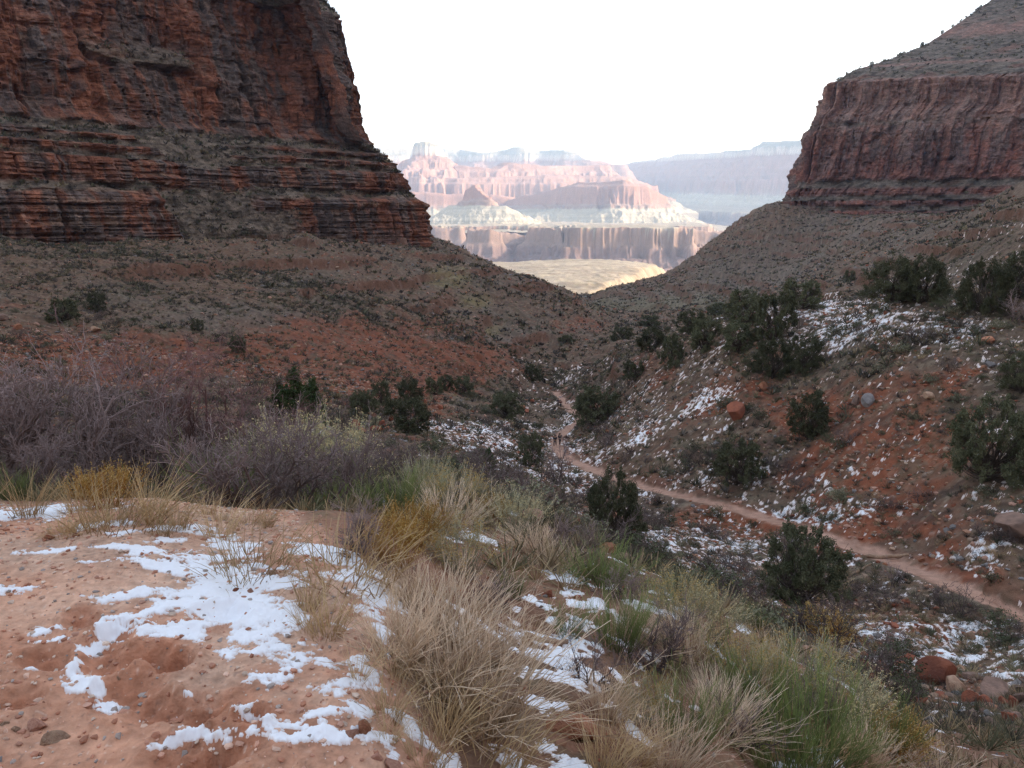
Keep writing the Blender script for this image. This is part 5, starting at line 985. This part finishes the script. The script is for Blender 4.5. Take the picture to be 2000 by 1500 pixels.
# ------------------------------------------------------------ hikers
MP = {'skin': plain_mat('skin', (.45, .28, .20), rnd=.05), 'dark': plain_mat('dark_cloth', (.035, .035, .045), (.025, .025, .03), rnd=.05), 'navy': plain_mat('navy_cloth', (.03, .035, .07), rnd=.05), 'red': plain_mat('maroon_cloth', (.12, .03, .03), rnd=.05), 'grey': plain_mat('grey_cloth', (.06, .06, .07), rnd=.05), 'hair': plain_mat('dark_hair', (.03, .02, .015), rnd=.05)}
def skin_mesh(name, verts, edges, radii, mat, parent, sub=2):
    me = bpy.data.meshes.new(name); me.from_pydata(verts, edges, []); o = obj(name, me, mat, parent); md = o.modifiers.new('skin', 'SKIN')
    for i, r in enumerate(radii): me.skin_vertices[0].data[i].radius = (r, r) if not isinstance(r, tuple) else r
    me.skin_vertices[0].data[0].use_root = True
    md.use_smooth_shade = True; s2 = o.modifiers.new('sub', 'SUBSURF'); s2.levels = s2.render_levels = sub; return o
def person(p, rz, top, legs, label, pack=True, stride=.16):
    r = bpy.data.objects.new('person', None); COL.objects.link(r); r.location = p; r.rotation_euler = (0, 0, rz)
    J = {'pel': (0, 0, .95), 'chest': (0, .03, 1.28), 'neck': (0, .03, 1.46), 'head': (0, .05, 1.58), 'crown': (0, .03, 1.68)}
    V = [J['pel'], (0, .01, 1.1), J['chest'], J['neck'], (0, .045, 1.55), (0, .04, 1.66)]; E = [(0, 1), (1, 2), (2, 3), (3, 4), (4, 5)]; Rd = [(.15, .11), (.14, .10), (.17, .12), .052, .09, .078]
    for s_ in (-1, 1):
        n = len(V); st = stride * s_; V += [(.10 * s_, st * .3, .86), (.11 * s_, st + .05, .48), (.11 * s_, st * 1.2 - .04, .09), (.12 * s_, st * 1.2 + .12, .03)]; E += [(0, n), (n, n + 1), (n + 1, n + 2), (n + 2, n + 3)]; Rd += [.085, .058, .042, .035]
        n = len(V); V += [(.19 * s_, .02, 1.40), (.25 * s_, -st * .5 - .02, 1.13), (.24 * s_, -st * .8 + .12, .90)]; E += [(2, n), (n, n + 1), (n + 1, n + 2)]; Rd += [.052, .040, .028]
        hnd = n + 2
        for k in range(4): m_ = len(V); V += [(.24 * s_ + (k - 1.5) * .018, -st * .8 + .145, .85), (.24 * s_ + (k - 1.5) * .02, -st * .8 + .14, .80 + abs(k - 1.4) * .008)]; E += [(hnd, m_), (m_, m_ + 1)]; Rd += [.009, .008]
        m_ = len(V); V += [(.24 * s_ - .035 * s_, -st * .8 + .16, .86)]; E += [(hnd, m_)]; Rd += [.009]
    skin_mesh('body', V, E, Rd, MP['skin'], r)
    skin_mesh('jacket', [(0, .01, .93), (0, .01, 1.1), (0, .03, 1.28), (0, .03, 1.43), (-.20, .02, 1.40), (-.26, .04, 1.13), (-.245, .10, .93), (.20, .02, 1.40), (.26, -.08, 1.13), (.245, 0, .93)], [(0, 1), (1, 2), (2, 3), (2, 4), (4, 5), (5, 6), (2, 7), (7, 8), (8, 9)], [(.19, .14), (.175, .13), (.195, .145), .07, .075, .062, .05, .075, .062, .05], top, r)
    skin_mesh('trousers', [(0, 0, .94)] + [q_ for s_ in (-1, 1) for q_ in ((.10 * s_, stride * s_ * .3, .84), (.11 * s_, stride * s_ + .05, .48), (.11 * s_, stride * s_ * 1.2 - .04, .12))], [(0, 1), (1, 2), (2, 3), (0, 4), (4, 5), (5, 6)], [(.165, .12), .105, .078, .062, .105, .078, .062], legs, r)
    v, f = IC[2]; hh = obj('hair', mesh_np('hair', v * [.098, .105, .085] + [0, .025, 1.67], tris=f), MP['hair'], r)
    if pack:
        v, f = rock_geo(990, 4, 0, .9, (.17, .13, .28), .04); b_ = obj('backpack', mesh_np('backpack', v + [0, -.19, 1.24], tris=f), MP['grey'], r)
        v2, f2 = IC[2]; obj('bedroll', mesh_np('bedroll', v2 * [.2, .07, .07] + [0, -.2, 1.56], tris=f2), MP['dark'], b_)
    return tag(r, label, 'person')
person(at(1084, 872, 104), 2.9, MP['dark'], MP['dark'], 'person in dark clothes with a large pack, nearest hiker on the left of the trail'); q_ = at(1089, 871, 104); person(q_ + Vector((.35, .5, 0)), 3.4, MP['grey'], MP['dark'], 'person in grey jacket walking just right of the nearest hiker', stride=.2)
person(at(1090, 797, 165), 3.1, MP['navy'], MP['dark'], 'person in navy jacket, left one of two distant hikers by the far log step'); person(at(1095, 797, 165), 3.3, MP['red'], MP['dark'], 'person in maroon jacket, right one of two distant hikers by the far log step', stride=.12)
# ------------------------------------------------------------ haze
hb = [(x, y, z) for z in (-901, 1900) for y in (-4000, 19500) for x in (-9000, 12500)]
hme = mesh_np('haze', np.array(hb, float), quads=[(0, 2, 3, 1), (4, 5, 7, 6), (0, 1, 5, 4), (2, 6, 7, 3), (0, 4, 6, 2), (1, 3, 7, 5)], smooth=False)
hm = bpy.data.materials.new('canyon_air'); hm.use_nodes = True; hn = hm.node_tree; hn.nodes.clear()
pv = hn.nodes.new('ShaderNodeVolumePrincipled'); pv.inputs['Color'].default_value = (.47, .69, 1, 1); pv.inputs['Absorption Color'].default_value = (1, 1, 1, 1)
pv.inputs['Density'].default_value = HAZE_DENSITY; pv.inputs['Anisotropy'].default_value = 0.2
ho = hn.nodes.new('ShaderNodeOutputMaterial'); hn.links.new(pv.outputs[0], ho.inputs['Volume'])
tag(obj('haze', hme, hm), 'pale blue air filling the canyon', 'haze', None, 'stuff')
print('script', time.time() - T0)
